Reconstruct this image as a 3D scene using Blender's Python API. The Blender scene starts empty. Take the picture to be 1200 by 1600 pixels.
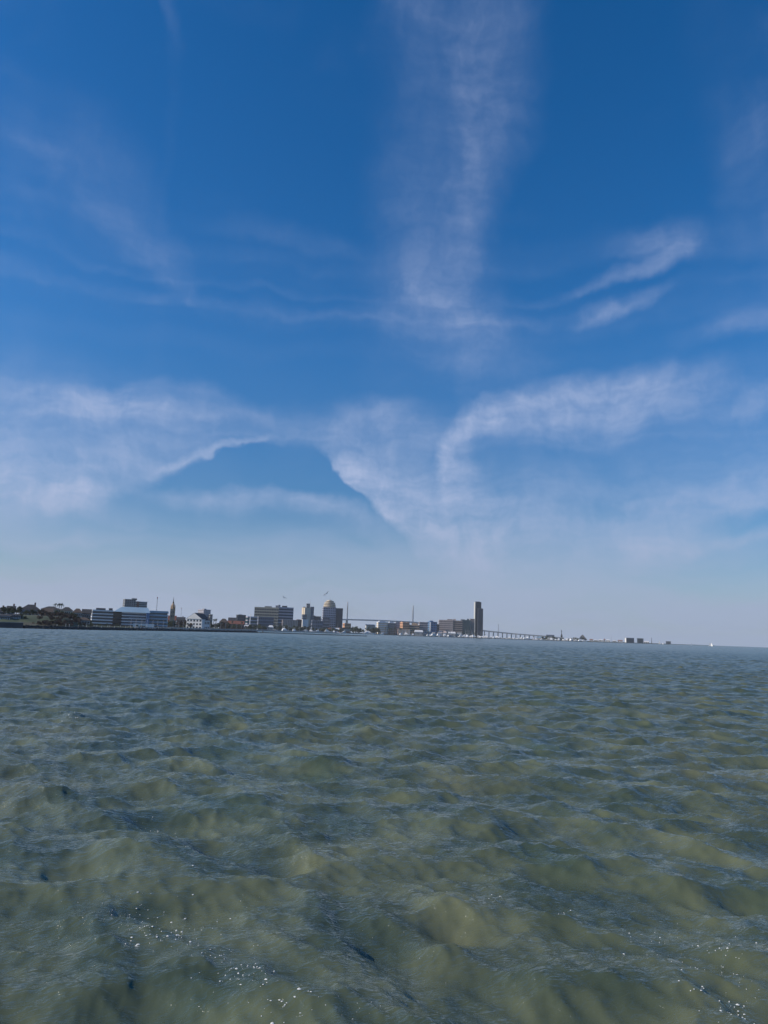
import bpy, bmesh, math, random
import numpy as np
from mathutils import Vector, Matrix

scene = bpy.context.scene
COL = scene.collection
R = math.radians
random.seed(7)

# ------------------------------------------------------------------ camera
CAM_H = 4.0                     # deck height above the bay
PITCH, ROLL = R(9.31), R(2.05)
LENS, SENSOR = 26.0, 36.0
FPX = LENS / SENSOR * 1600.0    # focal length in photograph pixels
_f = Vector((0, math.cos(PITCH), math.sin(PITCH)))
_u0 = Vector((0, -math.sin(PITCH), math.cos(PITCH)))
_r0 = Vector((1, 0, 0))
_r = _r0 * math.cos(ROLL) + _u0 * math.sin(ROLL)
_u = _u0 * math.cos(ROLL) - _r0 * math.sin(ROLL)
cam_data = bpy.data.cameras.new('camera')
cam = bpy.data.objects.new('camera', cam_data)
COL.objects.link(cam)
cam_data.sensor_fit = 'VERTICAL'
cam_data.sensor_height = SENSOR
cam_data.lens = LENS
cam_data.clip_start = 0.1
cam_data.clip_end = 60000.0
M = Matrix((_r, _u, -_f)).transposed().to_4x4()
M.translation = Vector((0, 0, CAM_H))
cam.matrix_world = M
scene.camera = cam

def ray(px, py):
    """unit direction through a photograph pixel"""
    return (_f + _r * ((px - 600.0) / FPX) - _u * ((py - 800.0) / FPX)).normalized()

def horizon_y(px):
    return 989.5 + (px - 600.0) * math.tan(ROLL)

def spot(px, dist):
    """ground point at azimuth of pixel column px on the horizon, dist metres out"""
    d = ray(px, horizon_y(px))
    n = math.hypot(d.x, d.y)
    return d.x / n * dist, d.y / n * dist

def azel(px, py):
    d = ray(px, py)
    return math.degrees(math.atan2(d.x, d.y)), math.degrees(math.asin(d.z))

# ------------------------------------------------------------------ view
scene.render.engine = 'CYCLES'
scene.cycles.use_denoising = True
scene.cycles.max_bounces = 4
scene.cycles.sample_clamp_direct = 1.6
scene.cycles.volume_bounces = 1
scene.view_settings.view_transform = 'Standard'
scene.view_settings.look = 'None'
scene.view_settings.exposure = EXPO = 0.0
scene.view_settings.gamma = 1.0
scene.view_settings.use_curve_mapping = False

# ------------------------------------------------------------------ sun and sky
SUN_AZ, SUN_EL = R(-99), R(28)            # to the left, a little behind the camera
sun_data = bpy.data.lights.new('sun', 'SUN')
sun_data.energy = 4.4
sun_data.angle = R(0.5)
sun_data.color = (1.0, 0.90, 0.76)
sun = bpy.data.objects.new('sun', sun_data)
COL.objects.link(sun)
sun_dir = Vector((math.sin(SUN_AZ) * math.cos(SUN_EL), math.cos(SUN_AZ) * math.cos(SUN_EL), math.sin(SUN_EL)))
sun.rotation_euler = (-sun_dir).to_track_quat('-Z', 'Y').to_euler()

world = bpy.data.worlds.new('World')
scene.world = world
world.use_nodes = True
nt = world.node_tree
nt.nodes.clear()

class G:
    """small helper to write node graphs as expressions"""
    def __init__(s, tree): s.t = tree
    def put(s, sock, v):
        if isinstance(v, bpy.types.NodeSocket): s.t.links.new(v, sock)
        else: sock.default_value = v
    def node(s, kind, **kw):
        n = s.t.nodes.new(kind)
        for k, v in kw.items(): setattr(n, k, v)
        return n
    def m(s, op, a, b=0.0, c=0.0, clamp=False):
        n = s.node('ShaderNodeMath', operation=op, use_clamp=clamp)
        for i, v in enumerate((a, b, c)): s.put(n.inputs[i], v)
        return n.outputs[0]
    def v(s, op, a, b=(0, 0, 0), out=0, scale=None):
        n = s.node('ShaderNodeVectorMath', operation=op)
        s.put(n.inputs[0], a); s.put(n.inputs[1], b)
        if scale is not None: s.put(n.inputs['Scale'], scale)
        return n.outputs['Value'] if op in ('DOT_PRODUCT', 'LENGTH', 'DISTANCE') else n.outputs[0]
    def noise(s, vec, scale, detail=4.0, rough=0.5, dist=0.0, out='Fac', dims='3D'):
        n = s.node('ShaderNodeTexNoise', noise_dimensions=dims)
        s.put(n.inputs['Vector'], vec); n.inputs['Scale'].default_value = scale
        n.inputs['Detail'].default_value = detail; n.inputs['Roughness'].default_value = rough
        n.inputs['Distortion'].default_value = dist
        return n.outputs[out]
    def rng(s, x, a, b, c=0.0, d=1.0, smooth=True):
        n = s.node('ShaderNodeMapRange', interpolation_type='SMOOTHSTEP' if smooth else 'LINEAR')
        s.put(n.inputs[0], x)
        for i, v in enumerate((a, b, c, d)): s.put(n.inputs[i + 1], v)
        return n.outputs[0]
    def mix(s, f, a, b, blend='MIX'):
        n = s.node('ShaderNodeMix', data_type='RGBA', blend_type=blend)
        s.put(n.inputs[0], f); s.put(n.inputs[6], a); s.put(n.inputs[7], b)
        return n.outputs[2]
    def xyz(s, x, y, z):
        n = s.node('ShaderNodeCombineXYZ')
        s.put(n.inputs[0], x); s.put(n.inputs[1], y); s.put(n.inputs[2], z)
        return n.outputs[0]
    def sep(s, vec):
        n = s.node('ShaderNodeSeparateXYZ'); s.put(n.inputs[0], vec)
        return n.outputs

g = G(nt)
sky = nt.nodes.new('ShaderNodeTexSky')
sky.sky_type = 'NISHITA'
sky.sun_disc = False
sky.sun_elevation = SUN_EL
sky.sun_rotation = SUN_AZ
sky.altitude = 0
sky.air_density = 1.0
sky.dust_density = 0.25
sky.ozone_density = 2.5
d = nt.nodes.new('ShaderNodeTexCoord').outputs['Generated']
dx, dy, dz = g.sep(d)
az = g.m('MULTIPLY', g.m('ARCTAN2', dx, dy), 57.29578)
el = g.m('MULTIPLY', g.m('ARCSINE', dz), 57.29578)
# cirrus: drawn out fibres on a high layer, gathered along a few streamers
flat = g.xyz(az, el, 0.0)
warp = g.v('SUBTRACT', g.noise(flat, 0.11, 3.0, 0.5, out='Color'), (0.5, 0.5, 0.5))
warp2 = g.v('SUBTRACT', g.noise(flat, 0.5, 4.0, 0.6, out='Color'), (0.5, 0.5, 0.5))
p = g.v('ADD', g.v('ADD', flat, g.v('MULTIPLY', warp, (5.0, 4.0, 0.0))), g.v('MULTIPLY', warp2, (1.6, 1.1, 0.0)))
fib = g.noise(g.v('MULTIPLY', p, (0.35, 1.0, 1.0)), 0.55, 6.0, 0.6)            # along the horizon
p_rot = g.v('MULTIPLY', p, (1.0, 0.45, 1.0))
fib2 = g.noise(p_rot, 0.45, 6.0, 0.62)
puff = g.noise(p, 0.16, 3.0, 0.5)

# streamers: photograph points with (below, above) softness in px and strength; 'v' ones run up the sky
STROKES = [
    # hook of the big cloud on the right
    ('h', [(690, 668, 30, 20, .0), (705, 662, 26, 20, .40), (760, 638, 36, 24, .46), (830, 622, 60, 28, .46), (920, 608, 75, 34, .48), (1010, 604, 75, 36, .38), (1090, 598, 60, 32, .24), (1170, 592, 40, 26, .0)]),
    ('v', [(720, 660, 14, 30, .0), (702, 672, 16, 40, .24), (690, 700, 14, 34, .46), (694, 735, 16, 40, .46), (712, 780, 24, 60, .20), (735, 820, 30, 90, .0)]),
    # its body, sharp along the lower left edge
    ('h', [(480, 690, 8, 30, .0), (510, 705, 7, 40, .34), (545, 765, 9, 90, .56), (590, 800, 10, 130, .62), (640, 832, 14, 150, .56), (720, 866, 60, 150, .44), (820, 884, 80, 150, .38), (960, 872, 80, 150, .34), (1080, 812, 26, 110, .34), (1200, 788, 14, 100, .40), (1290, 775, 14, 120, .0)]),
    ('h', [(480, 665, 40, 30, .0), (560, 645, 45, 18, .18), (610, 632, 40, 14, .22), (660, 640, 40, 16, .0)]),
    ('h', [(930, 868, 8, 10, .0), (1010, 860, 9, 12, .20), (1100, 850, 9, 14, .26), (1200, 836, 9, 12, .24), (1290, 825, 9, 12, .0)]),
    # left mass
    ('h', [(-120, 800, 30, 200, .0), (-20, 780, 40, 210, .40), (60, 775, 36, 180, .44), (140, 765, 30, 160, .42), (230, 752, 14, 130, .32), (300, 724, 9, 60, .22), (350, 706, 6, 40, .16), (430, 680, 6, 20, .0)]),
    ('h', [(225, 750, 8, 8, .0), (260, 740, 8, 10, .26), (310, 718, 7, 10, .30), (360, 704, 6, 9, .32), (400, 688, 5, 7, .20), (425, 680, 4, 6, .0)]),
    ('h', [(-80, 745, 10, 30, .0), (0, 765, 10, 36, .22), (80, 790, 10, 36, .26), (160, 806, 10, 30, .16), (260, 830, 12, 30, .0)]),
    ('h', [(200, 772, 12, 12, .0), (280, 778, 18, 14, .26), (360, 782, 22, 16, .34), (450, 784, 26, 16, .36), (530, 796, 26, 18, .30), (590, 826, 24, 20, .16), (640, 850, 24, 20, .0)]),
    ('h', [(-80, 832, 10, 10, .0), (10, 832, 12, 10, .28), (80, 832, 12, 9, .22), (150, 840, 10, 8, .0)]),
    ('h', [(100, 640, 60, 18, .0), (190, 622, 70, 20, .18), (270, 606, 80, 22, .20), (340, 615, 70, 22, .18), (400, 650, 40, 18, .0)]),
    ('h', [(400, 830, 20, 16, .0), (480, 845, 22, 18, .14), (560, 850, 22, 18, .0)]),
    # plume up the middle
    ('v', [(770, -160, 150, 70, .0), (765, 0, 150, 90, .15), (762, 110, 150, 85, .16), (770, 200, 160, 85, .15), (725, 290, 130, 60, .14), (705, 370, 120, 75, .16), (675, 430, 90, 90, .17), (700, 480, 120, 110, .18), (730, 540, 130, 120, .18), (800, 620, 140, 140, .0)]),
    ('v', [(640, -100, 60, 60, .0), (640, 10, 60, 60, .14), (620, 60, 50, 50, .0)]),
    ('h', [(590, 440, 14, 20, .0), (630, 442, 16, 26, .12), (660, 450, 14, 26, .14), (720, 470, 20, 30, .06), (800, 520, 30, 40, .0)]),
    ('h', [(520, 500, 26, 26, .0), (600, 490, 40, 40, .08), (680, 510, 30, 30, .0)]),
    # wisps to the right
    ('h', [(885, 496, 8, 12, .0), (920, 491, 11, 18, .30), (965, 484, 12, 18, .26), (1010, 470, 10, 16, .14), (1050, 450, 10, 16, .0)]),
    ('h', [(880, 462, 6, 10, .0), (930, 446, 8, 14, .24), (985, 430, 9, 16, .28), (1035, 412, 14, 22, .24), (1075, 385, 20, 22, .0)]),
    ('h', [(930, 405, 12, 20, .0), (985, 392, 14, 30, .20), (1030, 384, 18, 36, .24), (1070, 384, 30, 36, .14), (1110, 370, 30, 36, .0)]),
    ('h', [(1020, 545, 16, 16, .0), (1090, 528, 18, 20, .12), (1160, 514, 20, 22, .22), (1230, 505, 20, 22, .2), (1300, 495, 20, 22, .0)]),
    ('h', [(1100, 660, 20, 14, .0), (1150, 640, 26, 16, .20), (1210, 622, 26, 16, .2), (1290, 600, 20, 14, .0)]),
    ('v', [(1130, 120, 60, 60, .0), (1165, 200, 60, 60, .08), (1190, 300, 70, 60, .08), (1200, 380, 60, 60, .0)]),
    # faint streaks upper left
    ('h', [(-40, 190, 22, 40, .0), (40, 230, 34, 90, .08), (150, 310, 32, 110, .10), (230, 398, 22, 110, .09), (290, 460, 14, 70, .08), (325, 495, 8, 30, .0)]),
    ('v', [(255, -150, 14, 16, .0), (262, 0, 14, 18, .07), (270, 60, 12, 16, .05), (276, 110, 8, 12, .0)]),
    ('h', [(320, 340, 10, 16, .0), (400, 358, 14, 24, .06), (490, 374, 12, 24, .08), (590, 388, 8, 14, .0)]),
]
PX_DEG = math.degrees(1 / FPX)
def after(vec, val):
    # keeps the streamers one after another when the graph is compiled
    return g.v('ADD', vec, g.v('SCALE', (1e-7, 0.0, 0.0), scale=val))
q_ = p
total = None
for way, pts in STROKES:
    qx, qy, _z = g.sep(q_)
    k = 0 if way == 'h' else 1
    tr, ot = (qx, qy) if way == 'h' else (qy, qx)
    low = 1.15 if min(q[1] for q in pts) > 590 else 1.0       # the lower banks are thicker
    pp = sorted((azel(x, y)[k], azel(x, y)[1 - k], lo, hi, a * low) for x, y, lo, hi, a in pts)
    t0, t1 = pp[0][0], pp[-1][0]
    fac = g.rng(tr, t0, t1, 0.0, 1.0, smooth=False)
    ramp = g.node('ShaderNodeValToRGB')
    cr = ramp.color_ramp; cr.interpolation = 'B_SPLINE'
    while len(cr.elements) < len(pp): cr.elements.new(0.5)
    for e_, (t_, c_, lo, hi, a) in zip(cr.elements, pp): e_.position = (t_ - t0) / (t1 - t0)
    for e_, (t_, c_, lo, hi, a) in zip(cr.elements, pp):
        e_.color = (c_ * 0.01 + 0.5, lo * PX_DEG * 0.1, hi * PX_DEG * 0.1, a)
    g.put(ramp.inputs[0], fac)
    cen, lo, hi = g.sep(ramp.outputs[0])
    off = g.m('SUBTRACT', ot, g.m('MULTIPLY_ADD', cen, 100.0, -50.0))       # degrees off the streamer
    up = g.m('DIVIDE', off, g.m('MULTIPLY', hi, 14.0))
    dn = g.m('DIVIDE', off, g.m('MULTIPLY', lo, -14.0))
    s_ = g.m('MULTIPLY', g.rng(g.m('MAXIMUM', up, dn), 0.0, 1.0, 1.0, 0.0), ramp.outputs[1])
    total = s_ if total is None else g.m('ADD', total, s_)
    q_ = after(q_, total)
# wisps over the rest of the sky, so it goes on past the frame
loose = g.m('MULTIPLY', g.rng(g.noise(g.v('MULTIPLY', p, (0.5, 1.0, 1.0)), 0.09, 4.0, 0.55), 0.52, 0.8), g.rng(g.m('ABSOLUTE', az), 26, 42, 0.06, 0.35))
total = g.m('ADD', total, loose)
tex = g.m('MULTIPLY', g.rng(fib, 0.28, 0.72, 0.62, 1.3), g.rng(fib2, 0.3, 0.7, 0.72, 1.22))
dens = g.m('MULTIPLY', total, tex)
# thin veil thickening towards the horizon
band = g.noise(g.v('MULTIPLY', p, (0.12, 1.0, 1.0)), 0.30, 5.0, 0.55)
veil = g.m('MULTIPLY', g.rng(el, 2.5, 10.0, 0.70, 0.0), g.rng(band, 0.28, 0.62, 0.6, 1.15))
veil = g.m('ADD', veil, g.rng(el, 0.0, 4.5, 0.30, 0.0))
veil = g.m('ADD', veil, g.m('MULTIPLY', g.rng(el, 4.0, 24.0, 0.06, 0.0), g.rng(puff, 0.3, 0.7)))
dens = g.m('SUBTRACT', 1.0, g.m('MULTIPLY', g.m('SUBTRACT', 1.0, dens, clamp=True), g.m('SUBTRACT', 1.0, veil, clamp=True)))
dens = g.m('MINIMUM', dens, 0.92)
SKY_STRENGTH = 0.116
hs = nt.nodes.new('ShaderNodeHueSaturation')
hs.inputs['Saturation'].default_value = 1.4
nt.links.new(sky.outputs[0], hs.inputs['Color'])
CLOUD = tuple(c / SKY_STRENGTH for c in (0.44, 0.52, 0.74)) + (1,)
HAZEC = tuple(c / SKY_STRENGTH for c in (0.36, 0.43, 0.595)) + (1,)
cc = g.mix(g.rng(el, 2.0, 12.0), HAZEC, CLOUD)
tint = g.mix(g.rng(el, 2.0, 20.0), (0.72, 0.93, 1.16, 1), (0.95, 0.98, 1.10, 1))
clear = g.v('SCALE', g.v('MULTIPLY', hs.outputs[0], tint), scale=g.rng(el, 2.0, 24.0, 0.64, 1.0))
skycol = g.mix(dens, clear, cc)
bg = nt.nodes.new('ShaderNodeBackground')
bg.inputs['Strength'].default_value = SKY_STRENGTH
nt.links.new(skycol, bg.inputs['Color'])
wo = nt.nodes.new('ShaderNodeOutputWorld')
nt.links.new(bg.outputs[0], wo.inputs['Surface'])
world.cycles.sampling_method = 'MANUAL'
world.cycles.sample_map_resolution = 256
# ------------------------------------------------------------------ materials
MATS = {}
def mat(name, col, rough=0.8, spec=0.3, metal=0.0, var=0.0, vscale=0.3, bump=0.0):
    """plain procedural material: base colour with a little noise wear"""
    if name in MATS: return MATS[name]
    m = bpy.data.materials.new(name); m.use_nodes = True
    t = m.node_tree; b = t.nodes['Principled BSDF']
    b.inputs['Roughness'].default_value = rough
    b.inputs['Specular IOR Level'].default_value = spec
    b.inputs['Metallic'].default_value = metal
    c = tuple(col) + (1,)
    b.inputs['Base Color'].default_value = c
    if var:
        h = G(t)
        tc = t.nodes.new('ShaderNodeTexCoord').outputs['Object']
        n = h.noise(tc, vscale, 4.0, 0.6)
        lo = tuple(x * (1 - var) for x in col) + (1,)
        hi = tuple(min(1, x * (1 + var)) for x in col) + (1,)
        t.links.new(h.mix(h.rng(n, 0.3, 0.7), lo, hi), b.inputs['Base Color'])
    MATS[name] = m
    return m

# ------------------------------------------------------------------ the bay
def spectrum_tile(N, L, lam_lo, lam_hi, lam_peak, wind, spread, seed, rms):
    """periodic sea patch: height, horizontal shift (x, y)"""
    rg = np.random.default_rng(seed)
    k1 = np.fft.fftfreq(N, L / N) * 2 * np.pi
    kx, ky = np.meshgrid(k1, k1, indexing='xy')
    k = np.hypot(kx, ky); k[0, 0] = 1e-6
    kp = 2 * np.pi / lam_peak
    S = np.exp(-1.25 * (kp / k) ** 2) * k ** -3.6
    c = (kx * wind[0] + ky * wind[1]) / k
    S *= np.clip(np.abs(c), 0, 1) ** spread * np.where(c > 0, 1, 0.12) + 0.035
    lo, hi = 2 * np.pi / lam_hi, 2 * np.pi / lam_lo
    S *= 1 / (1 + (lo / k) ** 12) * 1 / (1 + (k / hi) ** 12)
    A = np.sqrt(S) * (rg.normal(size=k.shape) + 1j * rg.normal(size=k.shape))
    A[0, 0] = 0
    h = np.fft.ifft2(A).real
    sx = np.fft.ifft2(1j * kx / k * A).real
    sy = np.fft.ifft2(1j * ky / k * A).real
    s = rms / h.std()
    return (h * s).astype(np.float32), (sx * s).astype(np.float32), (sy * s).astype(np.float32)

def tile_sample(tile, L, X, Y, rot):
    c, s = math.cos(rot), math.sin(rot)
    N = tile[0].shape[0]
    u = (c * X + s * Y) / L * N; v = (-s * X + c * Y) / L * N
    iu = np.floor(u).astype(np.int64); iv = np.floor(v).astype(np.int64)
    fu = (u - iu).astype(np.float32); fv = (v - iv).astype(np.float32)
    i0 = iu % N; i1 = (iu + 1) % N; j0 = iv % N; j1 = (iv + 1) % N
    out = [a[j0, i0] * (1 - fu) * (1 - fv) + a[j0, i1] * fu * (1 - fv) + a[j1, i0] * (1 - fu) * fv + a[j1, i1] * fu * fv for a in tile]
    return out[0], c * out[1] - s * out[2], s * out[1] + c * out[2]

WIND = (-0.42, -0.91)
SEA = [  # tile, size, rotation, choppiness, shortest wave it holds, slope it carries
    (spectrum_tile(512, 149.0, 2.4, 14.0, 4.0, WIND, 1.6, 3, 0.074), 149.0, 0.0, 0.55, 2.2, .055),
    (spectrum_tile(512, 61.0, 0.8, 3.0, 1.9, WIND, 1.2, 11, 0.043), 61.0, 0.09, 0.5, 0.8, .08),
    (spectrum_tile(512, 27.0, 0.22, 1.5, 1.0, WIND, 2.4, 23, 0.0160), 27.0, -0.13, 0.65, 0.3, .09),
    (spectrum_tile(512, 13.7, 0.13, 0.5, 0.34, WIND, 2.0, 41, 0.0048), 13.7, 0.24, 0.65, 0.2, .08),
]
def sea(X, Y, cell=None, lost=None):
    Z = np.zeros_like(X, dtype=np.float64); DX = np.zeros_like(Z); DY = np.zeros_like(Z)
    for tile, L, rot, chop, lam, slope in SEA:
        h, sx, sy = tile_sample(tile, L, X + 37.0, Y + 91.0, rot)
        # amplitude drifts from place to place: gusts and slicks
        w = 1.0 if cell is None else np.clip((lam * 1.1 - cell) / (lam * 0.6), 0, 1)
        if lost is not None: lost += (1 - w) * slope ** 2
        Z += h * w; DX += sx * chop * w; DY += sy * chop * w
    return Z, DX, DY

def steps(a, b, f0, f1):
    out = [a]
    while out[-1] < b:
        t = math.log(out[-1] / a) / math.log(b / a)
        out.append(out[-1] + f0 * (f1 / f0) ** t)
    return out[:-1]
rr = steps(0.6, 5.0, 0.25, 0.06) + steps(5.0, 20.0, 0.038, 0.06) + steps(20.0, 70.0, 0.06, 0.22) + steps(70.0, 260.0, 0.22, 0.9) + steps(260.0, 900.0, 0.9, 3.0) + steps(900.0, 3000.0, 3.0, 90.0) + steps(3000.0, 9300.0, 90, 900) + [9300.0]
rr = np.array(rr)
ang = np.concatenate([np.linspace(-180, -60, 30, endpoint=False), np.linspace(-60, -34, 30, endpoint=False),
                      np.linspace(-34, 34, 580, endpoint=False), np.linspace(34, 60, 30, endpoint=False), np.linspace(60, 180, 30, endpoint=False)])
NR, NA = len(rr), len(ang)
print('water rows', NR, 'cols', NA, 'quads', NR * NA)
RRg, AAg = np.meshgrid(rr, np.radians(ang), indexing='ij')
X = RRg * np.sin(AAg); Y = RRg * np.cos(AAg)
dr = np.gradient(rr)[:, None] * np.ones((1, NA))
da = np.gradient(np.radians(ang))[None, :] * RRg
lost = np.zeros_like(X)
Z, DX, DY = sea(X, Y, np.maximum(dr, np.minimum(da, dr * 8)), lost)
co = np.stack([X + DX, Y + DY, Z], -1).reshape(-1, 3)
co = np.concatenate([co, [[0, 0, 0]]]).astype(np.float32)
i = np.arange(NR - 1)[:, None] * NA; j = np.arange(NA)[None, :]; j2 = (j + 1) % NA
quads = np.stack([i + j, i + j2, i + NA + j2, i + NA + j], -1).reshape(-1, 4)
fan = np.stack([np.full(NA, NR * NA), (np.arange(NA) + 1) % NA, np.arange(NA)], -1)
me = bpy.data.meshes.new('water')
me.vertices.add(len(co)); me.vertices.foreach_set('co', co.ravel())
loops = np.concatenate([quads.ravel(), fan.ravel()]).astype(np.int32)
me.loops.add(len(loops)); me.loops.foreach_set('vertex_index', loops)
starts = np.concatenate([np.arange(len(quads)) * 4, len(quads) * 4 + np.arange(NA) * 3]).astype(np.int32)
me.polygons.add(len(starts)); me.polygons.foreach_set('loop_start', starts)
me.polygons.foreach_set('use_smooth', np.ones(len(starts), dtype=bool))
me.update(calc_edges=True)
at = me.attributes.new('ripple', 'FLOAT', 'POINT')
at.data.foreach_set('value', np.append(np.sqrt(lost).ravel(), 0).astype(np.float32))
water = bpy.data.objects.new('water', me); COL.objects.link(water)
water['kind'] = 'structure'
water['label'] = 'choppy murky green bay water'
wm = bpy.data.materials.new('bay_water'); wm.use_nodes = True
t = wm.node_tree; b = t.nodes['Principled BSDF']; h = G(t)
geo = t.nodes.new('ShaderNodeNewGeometry')
pos = geo.outputs['Position']
# suspended silt drifts in clouds under the surface
silt = h.noise(pos, 0.5, 2.5, 0.5, 0.5)
silt2 = h.noise(pos, 0.13, 4.0, 0.55)
base = h.mix(h.rng(silt, 0.33, 0.74), (0.060, 0.080, 0.048, 1), (0.148, 0.164, 0.088, 1))
base = h.mix(h.rng(silt2, 0.50, 0.72, 0.0, 0.6), base, (0.160, 0.164, 0.092, 1))
base = h.mix(h.rng(silt2, 0.48, 0.30, 0.0, 0.55), base, (0.092, 0.128, 0.076, 1))
# wind ripples finer than the mesh
rp = h.v('MULTIPLY', pos, (1.0, 2.2, 1.0))
rot = t.nodes.new('ShaderNodeVectorRotate'); rot.rotation_type = 'Z_AXIS'; rot.inputs['Angle'].default_value = R(-22)
t.links.new(pos, rot.inputs['Vector'])
rp = h.v('MULTIPLY', rot.outputs[0], (1.0, 2.4, 1.0))
r1 = h.noise(rp, 1.6, 5.0, 0.62, 0.3)
def ridged(vec, scale, detail, dist):
    n = h.noise(vec, scale, detail, 0.55, dist)
    n = h.m('ABSOLUTE', h.m('MULTIPLY_ADD', n, 2.0, -1.0))
    return h.m('SUBTRACT', 1.0, h.m('POWER', n, 0.8))
r2 = ridged(rp, 2.3, 2.5, 0.5)
rp2 = h.v('MULTIPLY', pos, (1.0, 2.0, 1.0))
r3 = ridged(rp2, 5.2, 2.0, 0.6)
gust = h.rng(h.noise(pos, 0.12, 3.0, 0.5), 0.35, 0.65, 0.5, 1.25)
hh = h.m('ADD', h.m('MULTIPLY', r1, 0.016), h.m('MULTIPLY', gust, h.m('ADD', h.m('MULTIPLY', r2, 0.046), h.m('MULTIPLY', r3, 0.022))))
bp = t.nodes.new('ShaderNodeBump'); bp.inputs['Strength'].default_value = 1.0; bp.inputs['Distance'].default_value = 1.0
t.links.new(hh, bp.inputs['Height']); 
# waves too small for the mesh out there: part tilted facets, part spread of the reflection
at = t.nodes.new('ShaderNodeAttribute'); at.attribute_name = 'ripple'
n1 = h.v('SUBTRACT', h.noise(h.v('MULTIPLY', rot.outputs[0], (0.5, 1.0, 1.0)), 0.8, 4.0, 0.7, out='Color'), (0.5, 0.5, 0.5))
n1 = h.v('SCALE', h.v('MULTIPLY', n1, (1.0, 1.0, 0.0)), scale=h.m('MULTIPLY', at.outputs['Fac'], 4.5))
nrm = h.v('NORMALIZE', h.v('ADD', bp.outputs[0], n1))
# murky body: light scattered inside the water, so it hardly follows the ripples
soft = h.v('NORMALIZE', h.v('ADD', geo.outputs['Normal'], (0, 0, 0.38)))
t.links.new(base, b.inputs['Base Color']); t.links.new(soft, b.inputs['Normal'])
b.inputs['Specular IOR Level'].default_value = 0.0
b.inputs['Roughness'].default_value = 1.0
b.inputs['Coat Weight'].default_value = 1.0
b.inputs['Coat IOR'].default_value = 1.52
t.links.new(nrm, b.inputs['Coat Normal'])
t.links.new(h.m('POWER', h.m('ADD', h.m('MULTIPLY', h.m('MULTIPLY', at.outputs['Fac'], at.outputs['Fac']), 0.12), 0.00003), 0.25), b.inputs['Coat Roughness'])
me.materials.append(wm)
# ------------------------------------------------------------------ helpers for things and parts
WM = {}
def put(o, W, parent=None):
    WM[o.name] = W
    if parent is not None:
        o.parent = parent
        o.matrix_basis = WM[parent.name].inverted() @ W
    else:
        o.matrix_basis = W
    return o

def frame_at(px, D, z, yaw=0.0):
    x, y = spot(px, D)
    return Matrix.Translation((x, y, z)) @ Matrix.Rotation(-math.atan2(x, y) + R(yaw), 4, 'Z')

def ztop(px, py, D):
    d = ray(px, py)
    return CAM_H + d.z / math.hypot(d.x, d.y) * D

def mpp(px, D):
    x0, y0 = spot(px - 2, D); x1, y1 = spot(px + 2, D)
    return math.hypot(x1 - x0, y1 - y0) / 4

MESH = {}
def link(name, mesh, material=None):
    o = bpy.data.objects.new(name, mesh); COL.objects.link(o)
    if material and not mesh.materials: mesh.materials.append(material)
    return o

def tag(o, label, cat, group=None):
    o['label'] = label; o['category'] = cat
    if group: o['group'] = group
    return o

def thing(name, label, cat, W, group=None):
    o = bpy.data.objects.new(name, None); COL.objects.link(o)
    o.empty_display_size = 1.0
    put(o, W)
    return tag(o, label, cat, group)

def poly(name, verts, faces, material, smooth=False):
    me = bpy.data.meshes.new(name)
    me.from_pydata([tuple(v) for v in verts], [], faces)
    me.update()
    if smooth: me.polygons.foreach_set('use_smooth', [True] * len(me.polygons))
    me.materials.append(material)
    return me

def box(name, x0, x1, y0, y1, z0, z1, material):
    key = ('box', name, round(x0, 2), round(x1, 2), round(y0, 2), round(y1, 2), round(z0, 2), round(z1, 2), material.name)
    if key in MESH: return MESH[key]
    v = [(x, y, z) for z in (z0, z1) for y in (y0, y1) for x in (x0, x1)]
    f = [(0, 2, 3, 1), (4, 5, 7, 6), (0, 1, 5, 4), (2, 6, 7, 3), (0, 4, 6, 2), (1, 3, 7, 5)]
    MESH[key] = poly(name, v, f, material)
    return MESH[key]

def merge(name, boxes, material):
    """one part of several butting boxes"""
    V, F = [], []
    for x0, x1, y0, y1, z0, z1 in boxes:
        n = len(V)
        V += [(x, y, z) for z in (z0, z1) for y in (y0, y1) for x in (x0, x1)]
        F += [tuple(n + k for k in f) for f in [(0, 2, 3, 1), (4, 5, 7, 6), (0, 1, 5, 4), (2, 6, 7, 3), (0, 4, 6, 2), (1, 3, 7, 5)]]
    return poly(name, V, F, material)

def lathe(name, prof, material, n=16, smooth=True, sx=1.0, sy=1.0):
    V, F = [], []
    for r_, z in prof:
        for k in range(n):
            a = 2 * math.pi * k / n
            V.append((r_ * math.cos(a) * sx, r_ * math.sin(a) * sy, z))
    for i in range(len(prof) - 1):
        for k in range(n):
            F.append((i * n + k, i * n + (k + 1) % n, (i + 1) * n + (k + 1) % n, (i + 1) * n + k))
    F.append(tuple(range(n))[::-1]); F.append(tuple((len(prof) - 1) * n + k for k in range(n)))
    return poly(name, V, F, material, smooth)

def tube_between(a, b, r0, r1, n=6):
    a, b = Vector(a), Vector(b)
    q = (b - a).to_track_quat('Z', 'Y')
    V = []
    for c, r_ in ((a, r0), (b, r1)):
        for k in range(n):
            V.append(c + q @ Vector((r_ * math.cos(2 * math.pi * k / n), r_ * math.sin(2 * math.pi * k / n), 0)))
    F = [(k, (k + 1) % n, n + (k + 1) % n, n + k) for k in range(n)] + [tuple(range(n))[::-1], tuple(range(n, 2 * n))]
    return V, F

def child(name, mesh, parent, W=None):
    return put(link(name, mesh), WM[parent.name] if W is None else W, parent)

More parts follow.
